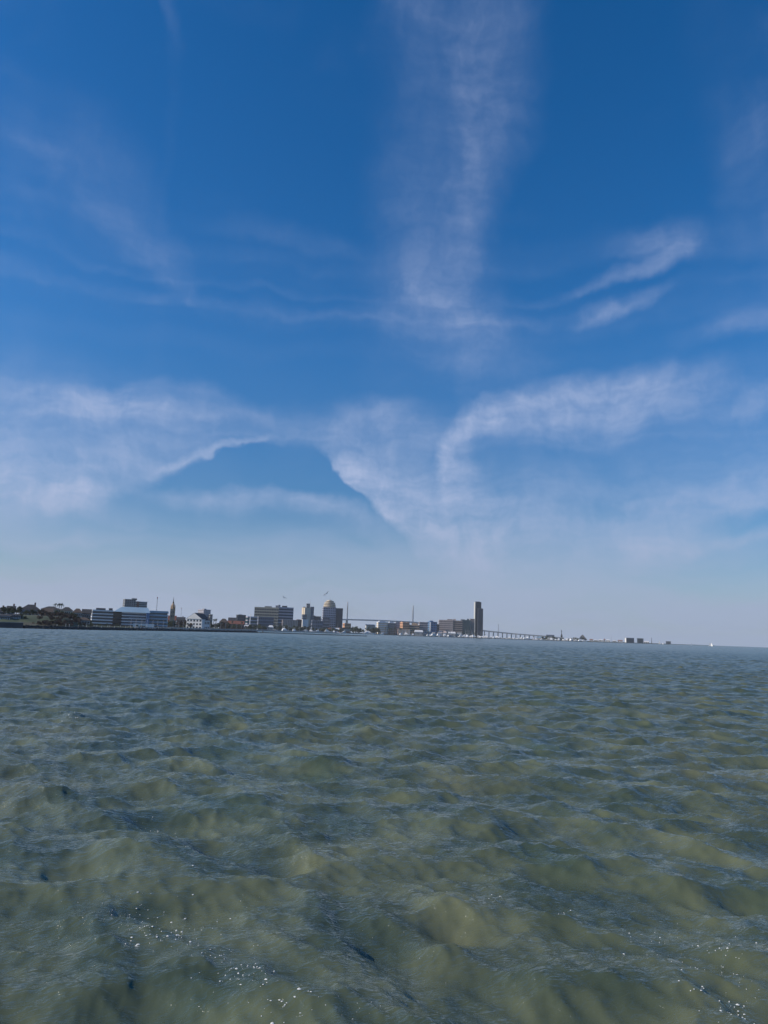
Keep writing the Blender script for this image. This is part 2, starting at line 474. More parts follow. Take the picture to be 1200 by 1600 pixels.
# base colours
glass = mat('dark_glass', (0.022, 0.030, 0.045), 0.12, 0.5)
glass_b = mat('blue_glass', (0.025, 0.045, 0.08), 0.12, 0.5)
glass_t = mat('teal_glass', (0.020, 0.055, 0.065), 0.12, 0.5)
white = mat('white_render', (0.72, 0.72, 0.72), 0.7, var=0.06, vscale=0.1)
offwhite = mat('off_white_concrete', (0.52, 0.52, 0.50), 0.8, var=0.1, vscale=0.1)
lilac = mat('pale_lilac_render', (0.42, 0.40, 0.46), 0.8, var=0.1, vscale=0.1)
cream = mat('cream_stone', (0.62, 0.52, 0.38), 0.8, var=0.1, vscale=0.1)
greyc = mat('grey_concrete', (0.24, 0.25, 0.26), 0.85, var=0.12, vscale=0.1)
darkc = mat('dark_cladding', (0.06, 0.065, 0.075), 0.6, var=0.15, vscale=0.1)
olivec = mat('weathered_beige_panel', (0.30, 0.29, 0.24), 0.8, var=0.12, vscale=0.1)
bluec = mat('blue_grey_panel', (0.17, 0.19, 0.245), 0.6, var=0.1, vscale=0.1)
navyc = mat('navy_panel', (0.045, 0.052, 0.08), 0.5, var=0.1, vscale=0.1)
bluep = mat('bright_blue_paint', (0.10, 0.20, 0.36), 0.5, var=0.08, vscale=0.1)
paleblue = mat('pale_blue_metal_roof', (0.27, 0.39, 0.48), 0.5, var=0.08, vscale=0.05)
peach = mat('peach_stucco', (0.62, 0.36, 0.22), 0.85, var=0.1, vscale=0.1)
tan = mat('tan_stucco', (0.40, 0.29, 0.20), 0.85, var=0.12, vscale=0.1)
brown = mat('brown_panel', (0.26, 0.21, 0.19), 0.8, var=0.12, vscale=0.1)
brick = mat('red_brown_brick', (0.17, 0.085, 0.065), 0.9, var=0.2, vscale=0.5)
pinkc = mat('pink_grey_stone', (0.50, 0.41, 0.38), 0.8, var=0.1, vscale=0.1)
roofd = mat('dark_shingle_roof', (0.055, 0.055, 0.06), 0.9, var=0.2, vscale=0.8)
roofb = mat('brown_shingle_roof', (0.10, 0.075, 0.06), 0.9, var=0.2, vscale=0.8)
roofr = mat('red_tile_roof', (0.24, 0.09, 0.06), 0.9, var=0.2, vscale=0.8)
wood = mat('weathered_timber', (0.11, 0.09, 0.075), 0.9, var=0.25, vscale=2)
rockm = mat('dark_wet_rock', (0.035, 0.036, 0.036), 0.8, var=0.4, vscale=0.6)
seawallm = mat('pale_seawall_concrete', (0.36, 0.36, 0.35), 0.85, var=0.2, vscale=0.2)
steel = mat('galvanised_steel', (0.35, 0.36, 0.38), 0.5, metal=0.3)
bridgem = mat('bridge_concrete', (0.34, 0.35, 0.37), 0.8, var=0.08, vscale=0.05)
darksteel = mat('dark_steel', (0.06, 0.065, 0.07), 0.5)
gel = mat('white_gelcoat', (0.80, 0.80, 0.80), 0.25, 0.5)
hulln = mat('navy_hull', (0.02, 0.03, 0.08), 0.25, 0.5)
sailm = mat('white_sailcloth', (0.85, 0.85, 0.83), 0.8)
canvasb = mat('blue_canvas', (0.03, 0.08, 0.25), 0.8)
redm = mat('red_canvas', (0.35, 0.05, 0.04), 0.8)
bark = mat('tree_bark', (0.075, 0.058, 0.045), 0.95, var=0.3, vscale=2)
leaf1 = mat('dark_evergreen_leaf', (0.030, 0.050, 0.022), 0.7, var=0.4, vscale=0.5)
leaf2 = mat('olive_leaf', (0.060, 0.072, 0.030), 0.7, var=0.4, vscale=0.5)
leaf3 = mat('bare_brown_twig', (0.085, 0.062, 0.052), 0.8, var=0.35, vscale=0.5)
palmm = mat('palm_frond', (0.045, 0.070, 0.026), 0.6, var=0.35, vscale=0.5)
foamm = mat('sea_foam', (0.75, 0.77, 0.74), 0.9)

MARKS = [(-5, 'the dark house at the ridge end'), (16, 'the tall narrow dark house'), (45, 'the large hip-roofed house'), (73, 'the sunlit yellow house'), (102, 'the many-windowed beige house'),
         (118, 'the low brown house'), (134, 'the small dark house by the offices'), (158, 'the left wing of the white offices'), (205, 'the pale blue office roof'), (246, 'the right wing of the white offices'),
         (267, 'the church'), (282, 'the two-chimney dark house'), (302, 'the white gabled hall'), (321, 'the low white annex'), (348, 'the low brick house'), (363, 'the long brick warehouse'), (376, 'the dark square block'),
         (393, 'the low pale glass block'), (415, 'the low dark blue block'), (450, 'the pale colonnade'), (467, 'the low red-brown block'), (479, 'the slim stepped tower'), (495, 'the dark flat-roofed block'),
         (512, 'the domed tower'), (529, 'the white market tents'), (543, 'the peach building'), (562, 'the gap under the bridge span'), (578, 'the blue-roofed building'), (597, 'the cream hotel'), (612, 'the dark grey block'),
         (621, 'the narrow lilac block'), (632, 'the orange hotel'), (647, 'the tan garage'), (661, 'the pale grey hotel'), (675, 'the bright blue building'), (697, 'the brown wing in lit tones'), (715, 'the brown wing in shade tones'),
         (728, 'the dark teal wing'), (738, 'the slim pink-grey block'), (748, 'the tallest dark tower'), (778, 'the thin dark radio pole'), (812, 'the bridge ramp'), (845, 'the green-roofed pavilion'),
         (860, 'the ribbon-window block'), (877, 'the monument mast'), (890, 'the low white shed'), (911, 'the steep-roofed pavilion')]
def by(px): return min(MARKS, key=lambda q: abs(q[0] - px))[1]

# ------------------------------------------------------------------ land behind the bay
SHORE = [(-330, 400), (-150, 418), (0, 424), (40, 428), (80, 436), (105, 452), (135, 520), (180, 640), (250, 820), (300, 960), (400, 1420), (530, 1900),
         (620, 2080), (750, 2220), (850, 2360), (920, 2500), (935, 3200), (1000, 3700), (1050, 4600), (1110, 6000), (1125, 6400)]
def shore_d(px):
    for (a, da), (b, db) in zip(SHORE[:-1], SHORE[1:]):
        if a <= px <= b: return da + (db - da) * (px - a) / (b - a)
    return SHORE[0][1] if px < 0 else SHORE[-1][1]
def bluff(px):
    t = min(max((150 - px) / 60.0, 0), 1)
    return 6.2 * t * t * (3 - 2 * t)
def land_z(px, D):
    s = D - shore_d(px)
    if s < 0: return -0.6
    base = 1.1 * min(s / 3.0, 1) + 0.5 * min(s / 200.0, 1)
    q = min(max((s - 18) / 65.0, 0), 1)
    return base + bluff(px) * q * q * (3 - 2 * q)
cols = [x for x in range(-330, 1122, 6)]
offs = [-3, 0, 1.5, 3, 12, 20, 30, 40, 52, 66, 85, 130, 220, 400, 800, 1500, 2600]
V, F = [], []
rnd = random.Random(4)
for cx in cols:
    d0 = shore_d(cx) + rnd.uniform(-2, 2)
    for o_ in offs:
        x, y = spot(cx, d0 + o_)
        z = land_z(cx, shore_d(cx) + o_) + (rnd.uniform(-.25, .25) if 3 < o_ < 400 else 0)
        V.append((x, y, z))
n = len(offs)
for a in range(len(cols) - 1):
    for k in range(n - 1):
        F.append((a * n + k, (a + 1) * n + k, (a + 1) * n + k + 1, a * n + k + 1))
gm = bpy.data.materials.new('shore_ground'); gm.use_nodes = True
t = gm.node_tree; h = G(t); b = t.nodes['Principled BSDF']
ps = t.nodes.new('ShaderNodeNewGeometry').outputs['Position']
n1 = h.noise(ps, 0.03, 5.0, 0.6); n2 = h.noise(ps, 0.3, 4.0, 0.6)
gcol = h.mix(h.rng(n1, 0.5, 0.66), (0.050, 0.078, 0.028, 1), (0.075, 0.064, 0.042, 1))
gcol = h.mix(h.rng(n2, 0.35, 0.65, 0, 0.5), gcol, (0.04, 0.045, 0.03, 1))
t.links.new(gcol, b.inputs['Base Color']); b.inputs['Roughness'].default_value = 0.95
land = link('ground', poly('ground', V, F, gm, True)); land['kind'] = 'structure'
land['label'] = 'low grassy shore rising to a bluff'

# ------------------------------------------------------------------ building blocks
def block(name, root, D, xl, xc, xr, ytop, wallm, yaw=0.0, depth=None, ybase=None, style=None, floors=6, cols=8, trim=None, band=0.45, zbase=None):
    """an upright block: left face xl..xc, front xc..xr in photograph columns, standing on the land"""
    m_ = mpp((xc + xr) / 2, D)
    zb = land_z(xc, D) - 0.3 if zbase is None else zbase
    zt = ztop((xc + xr) / 2, ytop, D)
    wd = (xr - xc) * m_ / math.cos(R(yaw))
    if depth is None: depth = (xc - xl) * m_ / math.sin(R(yaw)) if yaw else wd * 0.6
    W = frame_at(xc, D, zb, yaw)
    H = zt - zb
    wall = put(link(name, box(name, 0, wd, 0, depth, 0, H, wallm)), W, root)
    fh = H / floors
    if style == 'bands':
        e = 0.35
        for k in range(floors):
            z0 = fh * (k + 1 - band)
            child('spandrel', box('spandrel', -e, wd + e, -e, depth + e, z0, min(fh * (k + 1), H + 0.4) + (0.35 if k == floors - 1 else 0), trim), wall, W @ Matrix())
    elif style == 'grid':
        cw = wd / cols
        win = box('window', -cw * 0.31, cw * 0.31, -0.12, 0.3, 0, fh * 0.55, trim)
        for k in range(floors):
            for c in range(cols):
                child('window', win, wall, W @ Matrix.Translation((cw * (c + 0.5), 0, fh * (k + 0.3))))
        ns = max(2, int(round(depth / cw))) if yaw else 0
        if ns:
            sw = depth / ns
            win2 = box('window', -0.12, 0.3, -sw * 0.31, sw * 0.31, 0, fh * 0.55, trim)
            for k in range(floors):
                for c in range(ns):
                    child('window', win2, wall, W @ Matrix.Translation((0, sw * (c + 0.5), fh * (k + 0.3))))
    elif style == 'fins':
        cw = wd / cols
        fin = box('pier', -cw * 0.17, cw * 0.17, -0.6, 0.1, 0, H + 0.2, trim)
        for c in range(cols + 1):
            child('pier', fin, wall, W @ Matrix.Translation((cw * c, 0, 0)))
    if style in ('grid', 'fins', 'plain'):
        child('parapet', merge('parapet', [(-0.3, wd + 0.3, -0.3, 0.2, H, H + 1.0), (-0.3, wd + 0.3, depth - 0.2, depth + 0.3, H, H + 1.0), (-0.3, 0.2, 0.2, depth - 0.2, H, H + 1.0), (wd - 0.2, wd + 0.3, 0.2, depth - 0.2, H, H + 1.0)], wallm), wall, W)
    return wall, W, wd, depth, H

def on_roof(name, wall, W, wd, depth, H, f0, f1, hgt, m_, g0=0.3, g1=0.7):
    return child(name, box(name, wd * f0, wd * f1, depth * g0, depth * g1, H - 0.1, H + hgt, m_), wall, W)

def simple(name, label, cat, D, xl, xc, xr, ytop, wallm, yaw=0, group=None, plant=None, **kw):
    t_ = thing(name, label, cat, frame_at((xl + xr) / 2, D, land_z(xc, D)), group)
    r = block('wall', t_, D, xl, xc, xr, ytop, wallm, yaw, **kw)
    if plant:
        for f0, f1, hg in plant: on_roof('roof_plant', *r[:5], f0, f1, hg, greyc)
    return t_, r

# --- apartment tower behind the white offices
D = 1350
t_, r = simple('apartment_tower', 'dark apartment tower with pale balconies rising behind the white banded offices', 'building', D, 189, 192, 209, 937, greyc, 12, style='grid', floors=15, cols=5, trim=glass)
r2 = block('right_wing', t_, D + 6, 209, 209, 227, 940, darkc, 12, depth=20, style='bands', floors=14, trim=offwhite, band=0.35)
on_roof('roof_plant', *r[:5], 0.72, 1.15, 3.0, darkc)
child('stair_strip', box('stair_strip', r2[2] * 0.1, r2[2] * 0.3, -0.9, -0.45, 0, r2[4], brick), r2[0], r2[1])

# --- white banded office complex on the shore
D = 850
t_ = thing('office_complex', 'long low white banded office complex with pale blue roof beside the shore', 'building', frame_at(200, D, land_z(200, D)))
block('left_wing', t_, D, 142, 143, 175, 953.5, glass, 6, depth=26, style='bands', floors=5, trim=white, band=0.36)
wl = block('recess_wing', t_, D + 14, 174, 174, 191, 956, glass_b, 0, depth=20, style='bands', floors=4, trim=darkc, band=0.3)
wm_ = block('middle_wing', t_, D + 2, 190, 190, 227.3, 957, glass_b, 3, depth=30, style='bands', floors=5, trim=white, band=0.33)
wr = block('right_wing', t_, D + 9, 232.5, 232.5, 260, 955, glass_t, -3, depth=30, style='bands', floors=5, trim=paleblue, band=0.5)
# roof over the middle: a long tapered wedge of pale blue metal
m_ = mpp(205, D + 8); z0 = ztop(205, 956.5, D); z1 = ztop(205, 948.5, D + 20)
xs = [((x - 176) * m_, z) for x, z in ((176, z0), (233, z0 - 0.2), (230, z1), (188, z1))]
W = frame_at(176, D + 1, 0)
V = [(x, 0, z) for x, z in xs[:2]] + [(x, 22, z) for x, z in xs[2:]] + [(x, 44, z0) for x in (xs[0][0], xs[1][0])]
child('roof', poly('roof', V, [(0, 1, 2, 3), (3, 2, 5, 4), (1, 5, 2), (0, 3, 4), (0, 4, 5, 1)], paleblue), t_, W)
m_ = mpp(230, D); Wp = frame_at(227.4, D + 0.5, land_z(230, D))
child('blue_sign_panel', box('blue_sign_panel', 0, 5.2 * m_, 0, 8, 0, ztop(230, 957.5, D) - land_z(230, D), bluep), t_, Wp)
block('penthouse', t_, D + 10, 148, 148, 163, 950, darkc, 0, depth=12, zbase=ztop(150, 953.6, D + 10))
block('stair_head', t_, D + 14, 168, 168, 174, 950.2, darkc, 0, depth=6, zbase=ztop(170, 956, D + 10))
block('low_terrace', t_, D - 30, 208, 208, 241, 974.5, white, 0, depth=10, floors=1)

# --- radio mast
def lattice_mast(label, px, D, ytop, w0):
    zb = land_z(px, D); H = ztop(px, ytop, D) - zb
    t_ = thing('radio_mast', label, 'mast', frame_at(px, D, zb))
    V, F = [], []
    for a in range(3):
        q = 2 * math.pi * a / 3
        v, f = tube_between((w0 * math.cos(q), w0 * math.sin(q), 0), (w0 * .3 * math.cos(q), w0 * .3 * math.sin(q), H), .22, .16)
        F += [tuple(len(V) + k for k in ff) for ff in f]; V += v
        for s in range(14):
            za, zb2 = H * s / 14, H * (s + 1) / 14
            wa, wb = w0 * (1 - .7 * s / 14), w0 * (1 - .7 * (s + 1) / 14); q2 = 2 * math.pi * (a + 1) / 3
            v, f = tube_between((wa * math.cos(q), wa * math.sin(q), za), (wb * math.cos(q2), wb * math.sin(q2), zb2), .08, .08, 4)
            F += [tuple(len(V) + k for k in ff) for ff in f]; V += v
    child('lattice', poly('lattice', V, F, steel), t_)
    child('antenna', box('antenna', -0.7, 0.7, -0.7, 0.7, H, H + 2.2, redm), t_)
    child('platform', box('platform', -1.4, 1.4, -1.4, 1.4, H * .42, H * .42 + .3, steel), t_)
lattice_mast('thin lattice radio mast standing behind the right end of the white offices', 242.5, 1250, 935, 1.0)
lattice_mast('faint thin lattice mast right of the church spire', 281.5, 2000, 951, .9)

# --- church
D = 1150
zb = land_z(268, D)
t_ = thing('church', 'brown brick church with slender pointed spire above a belfry', 'church', frame_at(268, D, zb))
m_ = mpp(268, D)
W = WM[t_.name]
H1 = ztop(268, 951.5, D) - zb; hw = 3.9 * m_
child('bell_tower', box('bell_tower', -hw, hw, 0, 2 * hw, 0, H1, tan), t_)
bt = t_.children[0] if t_.children else None
for k in range(2):
    for zz in (H1 * .55, H1 * .76):
        child('louvre', box('louvre', -hw * .5 + k * hw * .65, -hw * .5 + k * hw * .65 + hw * .35, -.2, .3, zz, zz + H1 * .13, darkc), t_)
H2 = ztop(268, 944.5, D) - zb; h2 = 2.1 * m_
child('belfry', lathe('belfry', [(h2 * 1.15, H1), (h2 * 1.1, H2 - 2), (h2 * 1.25, H2 - 1.6), (h2 * .7, H2 + 2.4)], tan, 8, False), t_, W @ Matrix.Translation((0, hw, 0)))
for k in range(4):
    q = k * math.pi / 2 + math.pi / 4
    child('pinnacle', lathe('pinnacle', [(.8, H1), (.8, H1 + 3), (.05, H1 + 6.5)], tan, 6, False), t_, W @ Matrix.Translation((hw * .9 * math.cos(q) * 1.2, hw + hw * .9 * math.sin(q) * 1.2, 0)))
H3 = ztop(268, 932, D) - zb
child('spire', lathe('spire', [(h2 * .72, H2 + 2.4), (h2 * .3, H2 + (H3 - H2) * .4), (.12, H3)], roofd, 8, False), t_, W @ Matrix.Translation((0, hw, 0)))
Hn = ztop(264, 969, D) - zb; Hr = ztop(264, 961.5, D) - zb
x0, x1 = -10.5 * m_, 6.5 * m_
child('nave', box('nave', x0, x1, 2 * hw + .1, 2 * hw + 14, 0, Hn, brick), t_)
child('nave_roof', poly('nave_roof', [(x0 - .5, 2 * hw - .4, Hn), (x1 + .5, 2 * hw - .4, Hn), (x1 + .5, 2 * hw + 7, Hr), (x0 - .5, 2 * hw + 7, Hr), (x0 - .5, 2 * hw + 14.5, Hn), (x1 + .5, 2 * hw + 14.5, Hn)], [(0, 1, 2, 3), (3, 2, 5, 4), (0, 3, 4), (1, 5, 2), (0, 4, 5, 1)], roofr), t_)

# --- houses
def house(label, px0, px1, yeave, yridge, D, wallm, roofm, kind='gable', depth=11, windows=5, storeys=2, gable_front=False, group=None, chimney=False, porch=False, ybase=None, cat='house', yaw=0, zbase=None):
    pc = (px0 + px1) / 2; m_ = mpp(pc, D)
    zb = (land_z(pc, D) - 0.8) if zbase is None else zbase
    wd = (px1 - px0) * m_
    He = max(ztop(pc, yeave, D) - zb, 2.4); Hr = max(ztop(pc, yridge, D) - zb, He + .8)
    t_ = thing('house', label, cat, frame_at(pc, D, zb, yaw), group)
    W = WM[t_.name]; a = wd / 2; o = .5
    wall = child('wall', box('wall', -a, a, 0, depth, 0, He, wallm), t_)
    if gable_front:
        V = [(-a - o, -o, He), (a + o, -o, He), (0, -o, Hr), (-a - o, depth + o, He), (a + o, depth + o, He), (0, depth + o, Hr)]
        roof = child('roof', poly('roof', V, [(0, 2, 5, 3), (1, 4, 5, 2), (3, 5, 4), (0, 3, 4, 1), (0, 1, 2)], roofm), t_)
        child('gable', poly('gable', [(-a, -o - .15, He), (a, -o - .15, He), (0, -o - .15, Hr - .4), (-a, -o + .1, He), (a, -o + .1, He), (0, -o + .1, Hr - .4)], [(0, 1, 2), (3, 5, 4), (0, 3, 4, 1), (1, 4, 5, 2), (0, 2, 5, 3)], wallm), wall)
    else:
        i_ = (depth / 2 + o) if kind == 'hip' else 0.0
        i_ = min(i_, a * .8)
        V = [(-a - o, -o, He), (a + o, -o, He), (a + o, depth + o, He), (-a - o, depth + o, He), (-a - o + i_, depth / 2, Hr), (a + o - i_, depth / 2, Hr)]
        roof = child('roof', poly('roof', V, [(0, 1, 5, 4), (2, 3, 4, 5), (1, 2, 5), (3, 0, 4), (0, 3, 2, 1)], roofm), t_)
    if chimney: child('chimney', box('chimney', a * .35, a * .35 + 1.1, depth * .5, depth * .5 + 1.1, Hr - 1.5, Hr + 1.5, brick), roof)
    if windows:
        cw = wd / windows; fh = He / storeys
        win = box('window', -cw * .28, cw * .28, -.1, .3, 0, fh * .5, glass)
        frm = box('window_trim', -cw * .34, cw * .34, -.05, .25, -.2, fh * .5 + .2, white)
        for s in range(storeys):
            for k in range(windows):
                Wk = W @ Matrix.Translation((-a + cw * (k + .5), 0, fh * (s + .28)))
                w_ = child('window', win, wall, Wk)
                if windows < 7: child('window_trim', frm, wall, Wk)
    if porch:
        child('porch_roof', box('porch_roof', -a * .9, a * .9, -3.2, -.05, He * .48, He * .48 + .35, roofm), t_)
        col = box('porch_column', -.22, .22, -.22, .22, 0, He * .48, white)
        for k in range(6): child('porch_column', col, t_, W @ Matrix.Translation((-a * .85 + a * 1.7 * k / 5, -2.9, 0)))
    return t_

sand = mat('sand_stucco', (0.34, 0.31, 0.26), .85, var=.12)
grey2 = mat('blue_grey_siding', (0.20, 0.22, 0.25), .85, var=.1)
dbrown = mat('dark_brown_siding', (0.085, 0.07, 0.062), .85, var=.15)
pale = mat('pale_yellow_stucco', (0.55, 0.48, 0.33), .85, var=.1)
house('dark flat-topped bluff house at the far left end of the ridge beyond the lawn', -14, 9, 957, 949, 560, dbrown, roofd, 'hip', chimney=True, porch=True)
house('tall narrow dark house between the ridge-end house and the big hip-roofed house', 9.5, 22, 954, 946.5, 575, dbrown, roofd, 'gable', chimney=True)
house('small grey bungalow low on the shore below the bluff, with porch', -4, 16, 966, 961.5, 478, grey2, roofd, 'gable', storeys=1, windows=4, porch=True)
house('small dark garage with pale door posts low on the shore by the lawn', 17, 32, 966, 960, 484, dbrown, roofd, 'hip', storeys=1, windows=3, porch=True)
house('large grey house with broad hip roof, highest roof of the bluff row', 30, 61, 952.5, 944.2, 590, grey2, roofd, 'hip', windows=6, porch=True, chimney=True)
house('pale sunlit yellow house half hidden by brown shrubs on the bluff', 66, 81, 956, 950, 600, pale, roofb, 'gable', windows=4)
house('long beige row house under a long dark ridge roof', 62, 93, 951.8, 947.2, 640, sand, roofd, 'hip', windows=9, storeys=2)
house('beige house with many pale windows right of the sunlit yellow house', 93, 112, 954, 948.3, 620, pale, roofd, 'hip', windows=6, porch=True)
house('low brown house at the lower end of the bluff row', 112, 127, 957, 950.5, 640, sand, roofb, 'hip', windows=5)
house('small dark house directly left of the white banded offices', 127, 141, 958.5, 951.5, 660, dbrown, roofd, 'gable', windows=4, porch=True)
house('brown-roofed cottage below the bluff in the bare shrubs', 118, 141, 969, 964.5, 600, sand, roofb, 'hip', windows=5, storeys=1, porch=True)
# the white gabled hall and its neighbours
house('white gabled hall with dark roof slope and three rows of windows', 289.5, 316, 967, 957.3, 1000, white, roofd, 'gable', depth=26, windows=5, storeys=3, gable_front=True, cat='hall', yaw=-24)
house('low white annex attached to the right of the white gabled hall', 316.5, 327, 969.5, 965, 1004, white, roofd, 'gable', windows=4, storeys=2, depth=16)
house('dark low house with two chimneys between church and white hall', 275, 288.5, 968.5, 964, 1040, dbrown, roofd, 'gable', windows=5, storeys=1, chimney=True)
house('low brick house right of the dark trees behind the promenade', 342, 356, 972, 966.5, 1420, brick, roofb, 'hip', windows=6, storeys=1)
house('long brick warehouse with pale door row behind the promenade', 352, 381, 975, 970, 1440, brick, roofr, 'gable', windows=9, storeys=1, cat='warehouse')
house('brown brick house with flat ridge beside the dark block', 356, 369, 969.5, 964.8, 1520, brick, roofd, 'gable', windows=6)

simple('apartment_block', 'pale block with sunlit white side behind the white gabled hall', 'building', 1750, 307.5, 316.5, 327.5, 953, lilac, 38, style='grid', floors=9, cols=4, trim=greyc, plant=[(.35, .6, 3)])
simple('apartment_block', 'short grey block stepping down right of the pale block', 'building', 1740, 326, 327, 331, 960.5, greyc, 15, style='grid', floors=6, cols=3, trim=glass, depth=14)
simple('office_block', 'dark square block behind the brick houses', 'building', 1640, 368, 370, 383, 961.3, darkc, 15, style='grid', floors=4, cols=6, trim=glass, plant=[(.2, .6, 1.8)])
simple('office_block', 'low pale glass block with white mast left of the wide slab', 'building', 1680, 382, 386, 401, 963.5, glass_t, 25, style='bands', floors=4, trim=lilac, band=.3)
simple('office_block', 'low dark blue block in front of the wide slab', 'building', 1720, 401, 403, 427, 964.5, bluec, 15, style='grid', floors=4, cols=8, trim=navyc, depth=25)
def pole(name, label, cat, px, D, ytop, r0, m_):
    zb = land_z(px, D); H = ztop(px, ytop, D) - zb
    t_ = thing(name, label, cat, frame_at(px, D, zb))
    child('shaft', lathe('shaft', [(r0 * 1.6, 0), (r0 * 1.6, .4), (r0, .5), (r0 * .6, H)], m_, 8), t_)
    child('finial', lathe('finial', [(r0 * .7, H), (r0 * 1.6, H + .6), (r0 * .3, H + 1.3)], m_, 8), t_)
pole('flagpole', 'tall white pole by the low pale glass block', 'pole', 390, 1600, 960.5, .9, white)

# --- wide slab of two wings
D = 1900
t_ = thing('office_slab', 'wide slab of beige and blue banded wings meeting at an angle', 'building', frame_at(425, D, 1.6))
a_ = block('beige_wing', t_, D, 395, 396, 433, 949, glass, -10, depth=22, style='bands', floors=8, trim=olivec, band=.45)
b_ = block('blue_wing', t_, D - 2, 433, 434, 457, 949, navyc, 14, depth=24, style='bands', floors=8, trim=lilac, band=.42)
on_roof('roof_plant', *a_[:5], .40, .68, 3.4, greyc); on_roof('roof_plant', *a_[:5], .86, 1.02, 6.0, bluec)
on_roof('roof_plant', *b_[:5], .02, .14, 6.0, bluec); on_roof('roof_plant', *b_[:5], .3, .6, 4.2, darkc)
cw = a_[2] / 14
for c in range(15): child('mullion', box('mullion', -.25, .25, -.6, -.36, 0, a_[4], olivec), a_[0], a_[1] @ Matrix.Translation((cw * c, 0, 0)))

# --- low colonnade
t_, r = simple('arcade_building', 'low brown building with pale colonnade below the wide slab', 'building', 1800, 440, 441, 464, 969, brown, 5, style='fins', floors=1, cols=9, trim=pinkc, depth=20)
simple('brick_block', 'low red-brown block right of the colonnade', 'building', 1820, 463, 464, 471, 968.5, brick, 10, style='grid', floors=3, cols=4, trim=glass, depth=15)

# --- slim stepped tower
D = 2100
t_ = thing('stepped_tower', 'slim pale stepped tower with rooftop cabin and mast', 'building', frame_at(480, D, 1.6))
c_ = block('shaft_wall', t_, D, 472.5, 475, 484, 950, cream, 22, depth=24, style='fins', floors=12, cols=4, trim=offwhite)
d_ = block('right_shaft', t_, D + 5, 484, 484.2, 489, 948.5, bluec, 6, depth=26, style='grid', floors=12, cols=2, trim=navyc)
block('left_turret', t_, D + 10, 472, 472.4, 475.5, 948.5, greyc, 10, depth=10, style='grid', floors=12, cols=1, trim=glass)
block('cabin', t_, D + 12, 477, 477.5, 482, 943.5, greyc, 10, depth=12, style='grid', floors=2, cols=2, trim=glass, zbase=ztop(478, 950.4, D))
block('lower_annex', t_, D - 18, 471, 471.5, 478, 960.5, greyc, 8, depth=16, style='grid', floors=6, cols=3, trim=glass)
W = frame_at(482.3, D + 15, ztop(482, 949, D)); H = ztop(482.3, 935.5, D) - ztop(482, 949, D)
child('mast', lathe('mast', [(.6, 0), (.35, H * .6), (.12, H)], steel, 6), t_, W)
simple('gallery', 'low bright white block at the foot of the slim stepped tower', 'building', 1960, 468.5, 472, 481, 968.3, white, 30, style='plain', floors=1)
simple('office_block', 'dark flat-roofed block between slim tower and domed tower', 'building', 2120, 488, 489, 500.5, 963.5, navyc, 12, style='grid', floors=5, cols=5, trim=glass, depth=20, plant=[(.05, .3, 3)])
simple('office_block', 'low blue-grey glass block at the foot of the dark flat-roofed block', 'building', 2010, 486, 487, 504, 970, bluec, 8, style='grid', floors=3, cols=6, trim=glass_b, depth=20, plant=[(.1, .25, 2.5), (.6, .75, 2.5)])

# --- domed tower
D = 2200
t_ = thing('domed_tower', 'tall office tower crowned by tiered cream rotunda, dark slab at its side', 'building', frame_at(513, D, 1.6))
e_ = block('tower_wall', t_, D, 502.6, 503.6, 523.5, 949.5, lilac, 4, depth=38, style='grid', floors=11, cols=7, trim=glass)
f_ = block('dark_slab', t_, D + 10, 523.5, 523.6, 534, 950.8, navyc, 0, depth=34, style='fins', floors=1, cols=5, trim=darkc)
g_ = block('glass_annex', t_, D - 25, 503, 503.2, 514, 963.5, glass_b, 0, depth=20, style='bands', floors=5, trim=bluec, band=.25)
m_ = mpp(513, D); zt = ztop(513, 949.5, D); W = frame_at(513.2, D + 19, 0)
tiers = [(9.8, 949.5, 946.4), (9.4, 946.4, 943.5), (8.5, 943.5, 940.9), (6.6, 940.9, 938.6), (3.8, 938.6, 937.4)]
for k, (rp_, ya, yb) in enumerate(tiers):
    za, zb2 = ztop(513, ya, D), ztop(513, yb, D); hh_ = zb2 - za
    ti = child('rotunda_tier', lathe('rotunda_tier', [(rp_ * m_, za - .3), (rp_ * m_, za + hh_ * .95), (rp_ * m_ * .96, zb2)], cream, 24, False), t_, W)
    if k < 4: child('window_ring', lathe('window_ring', [(rp_ * m_ + .25, za + hh_ * .28), (rp_ * m_ + .25, za + hh_ * .62)], glass, 24, False), ti, W)
H = ztop(513, 937.4, D)
child('finial', lathe('finial', [(.8, H - .2), (.3, H + 4), (.1, H + 8)], steel, 6), t_, W)

# --- waterfront from the domed tower to the big tower
simple('restaurant', 'peach stucco waterfront building right of the domed tower', 'building', 2080, 535, 538, 548, 974.5, peach, 30, style='grid', floors=3, cols=5, trim=brick, plant=[(.2, .5, 1.5)])
simple('restaurant', 'long low red-brown building beneath the peach building', 'building', 2040, 530, 531, 548, 981.5, brick, 8, style='grid', floors=1, cols=9, trim=offwhite, depth=15)
simple('cafe', 'low blue-roofed building among palms on the waterfront', 'building', 2120, 570, 572, 586, 977, offwhite, 12, style='plain', floors=1, depth=14)
child('roof', box('roof', -1, 26, -1.5, 15, 0, 2.4, bluep), bpy.data.objects['cafe'], frame_at(571, 2118, ztop(578, 977, 2118)))
t_, r = simple('hotel', 'cream balconied hotel with white rooftop block behind palms', 'building', 2180, 588, 590.5, 605.5, 972, cream, 25, style='bands', floors=6, trim=white, band=.45)
on_roof('penthouse', *r[:5], .15, .8, 3.6, white)
t_, r = simple('hotel', 'dark grey block with bright white rooftop, right of the cream hotel', 'building', 2190, 605.5, 606, 618, 974, greyc, 8, style='grid', floors=6, cols=6, trim=darkc, depth=24)
on_roof('penthouse', *r[:5], .2, .75, 5.5, white)
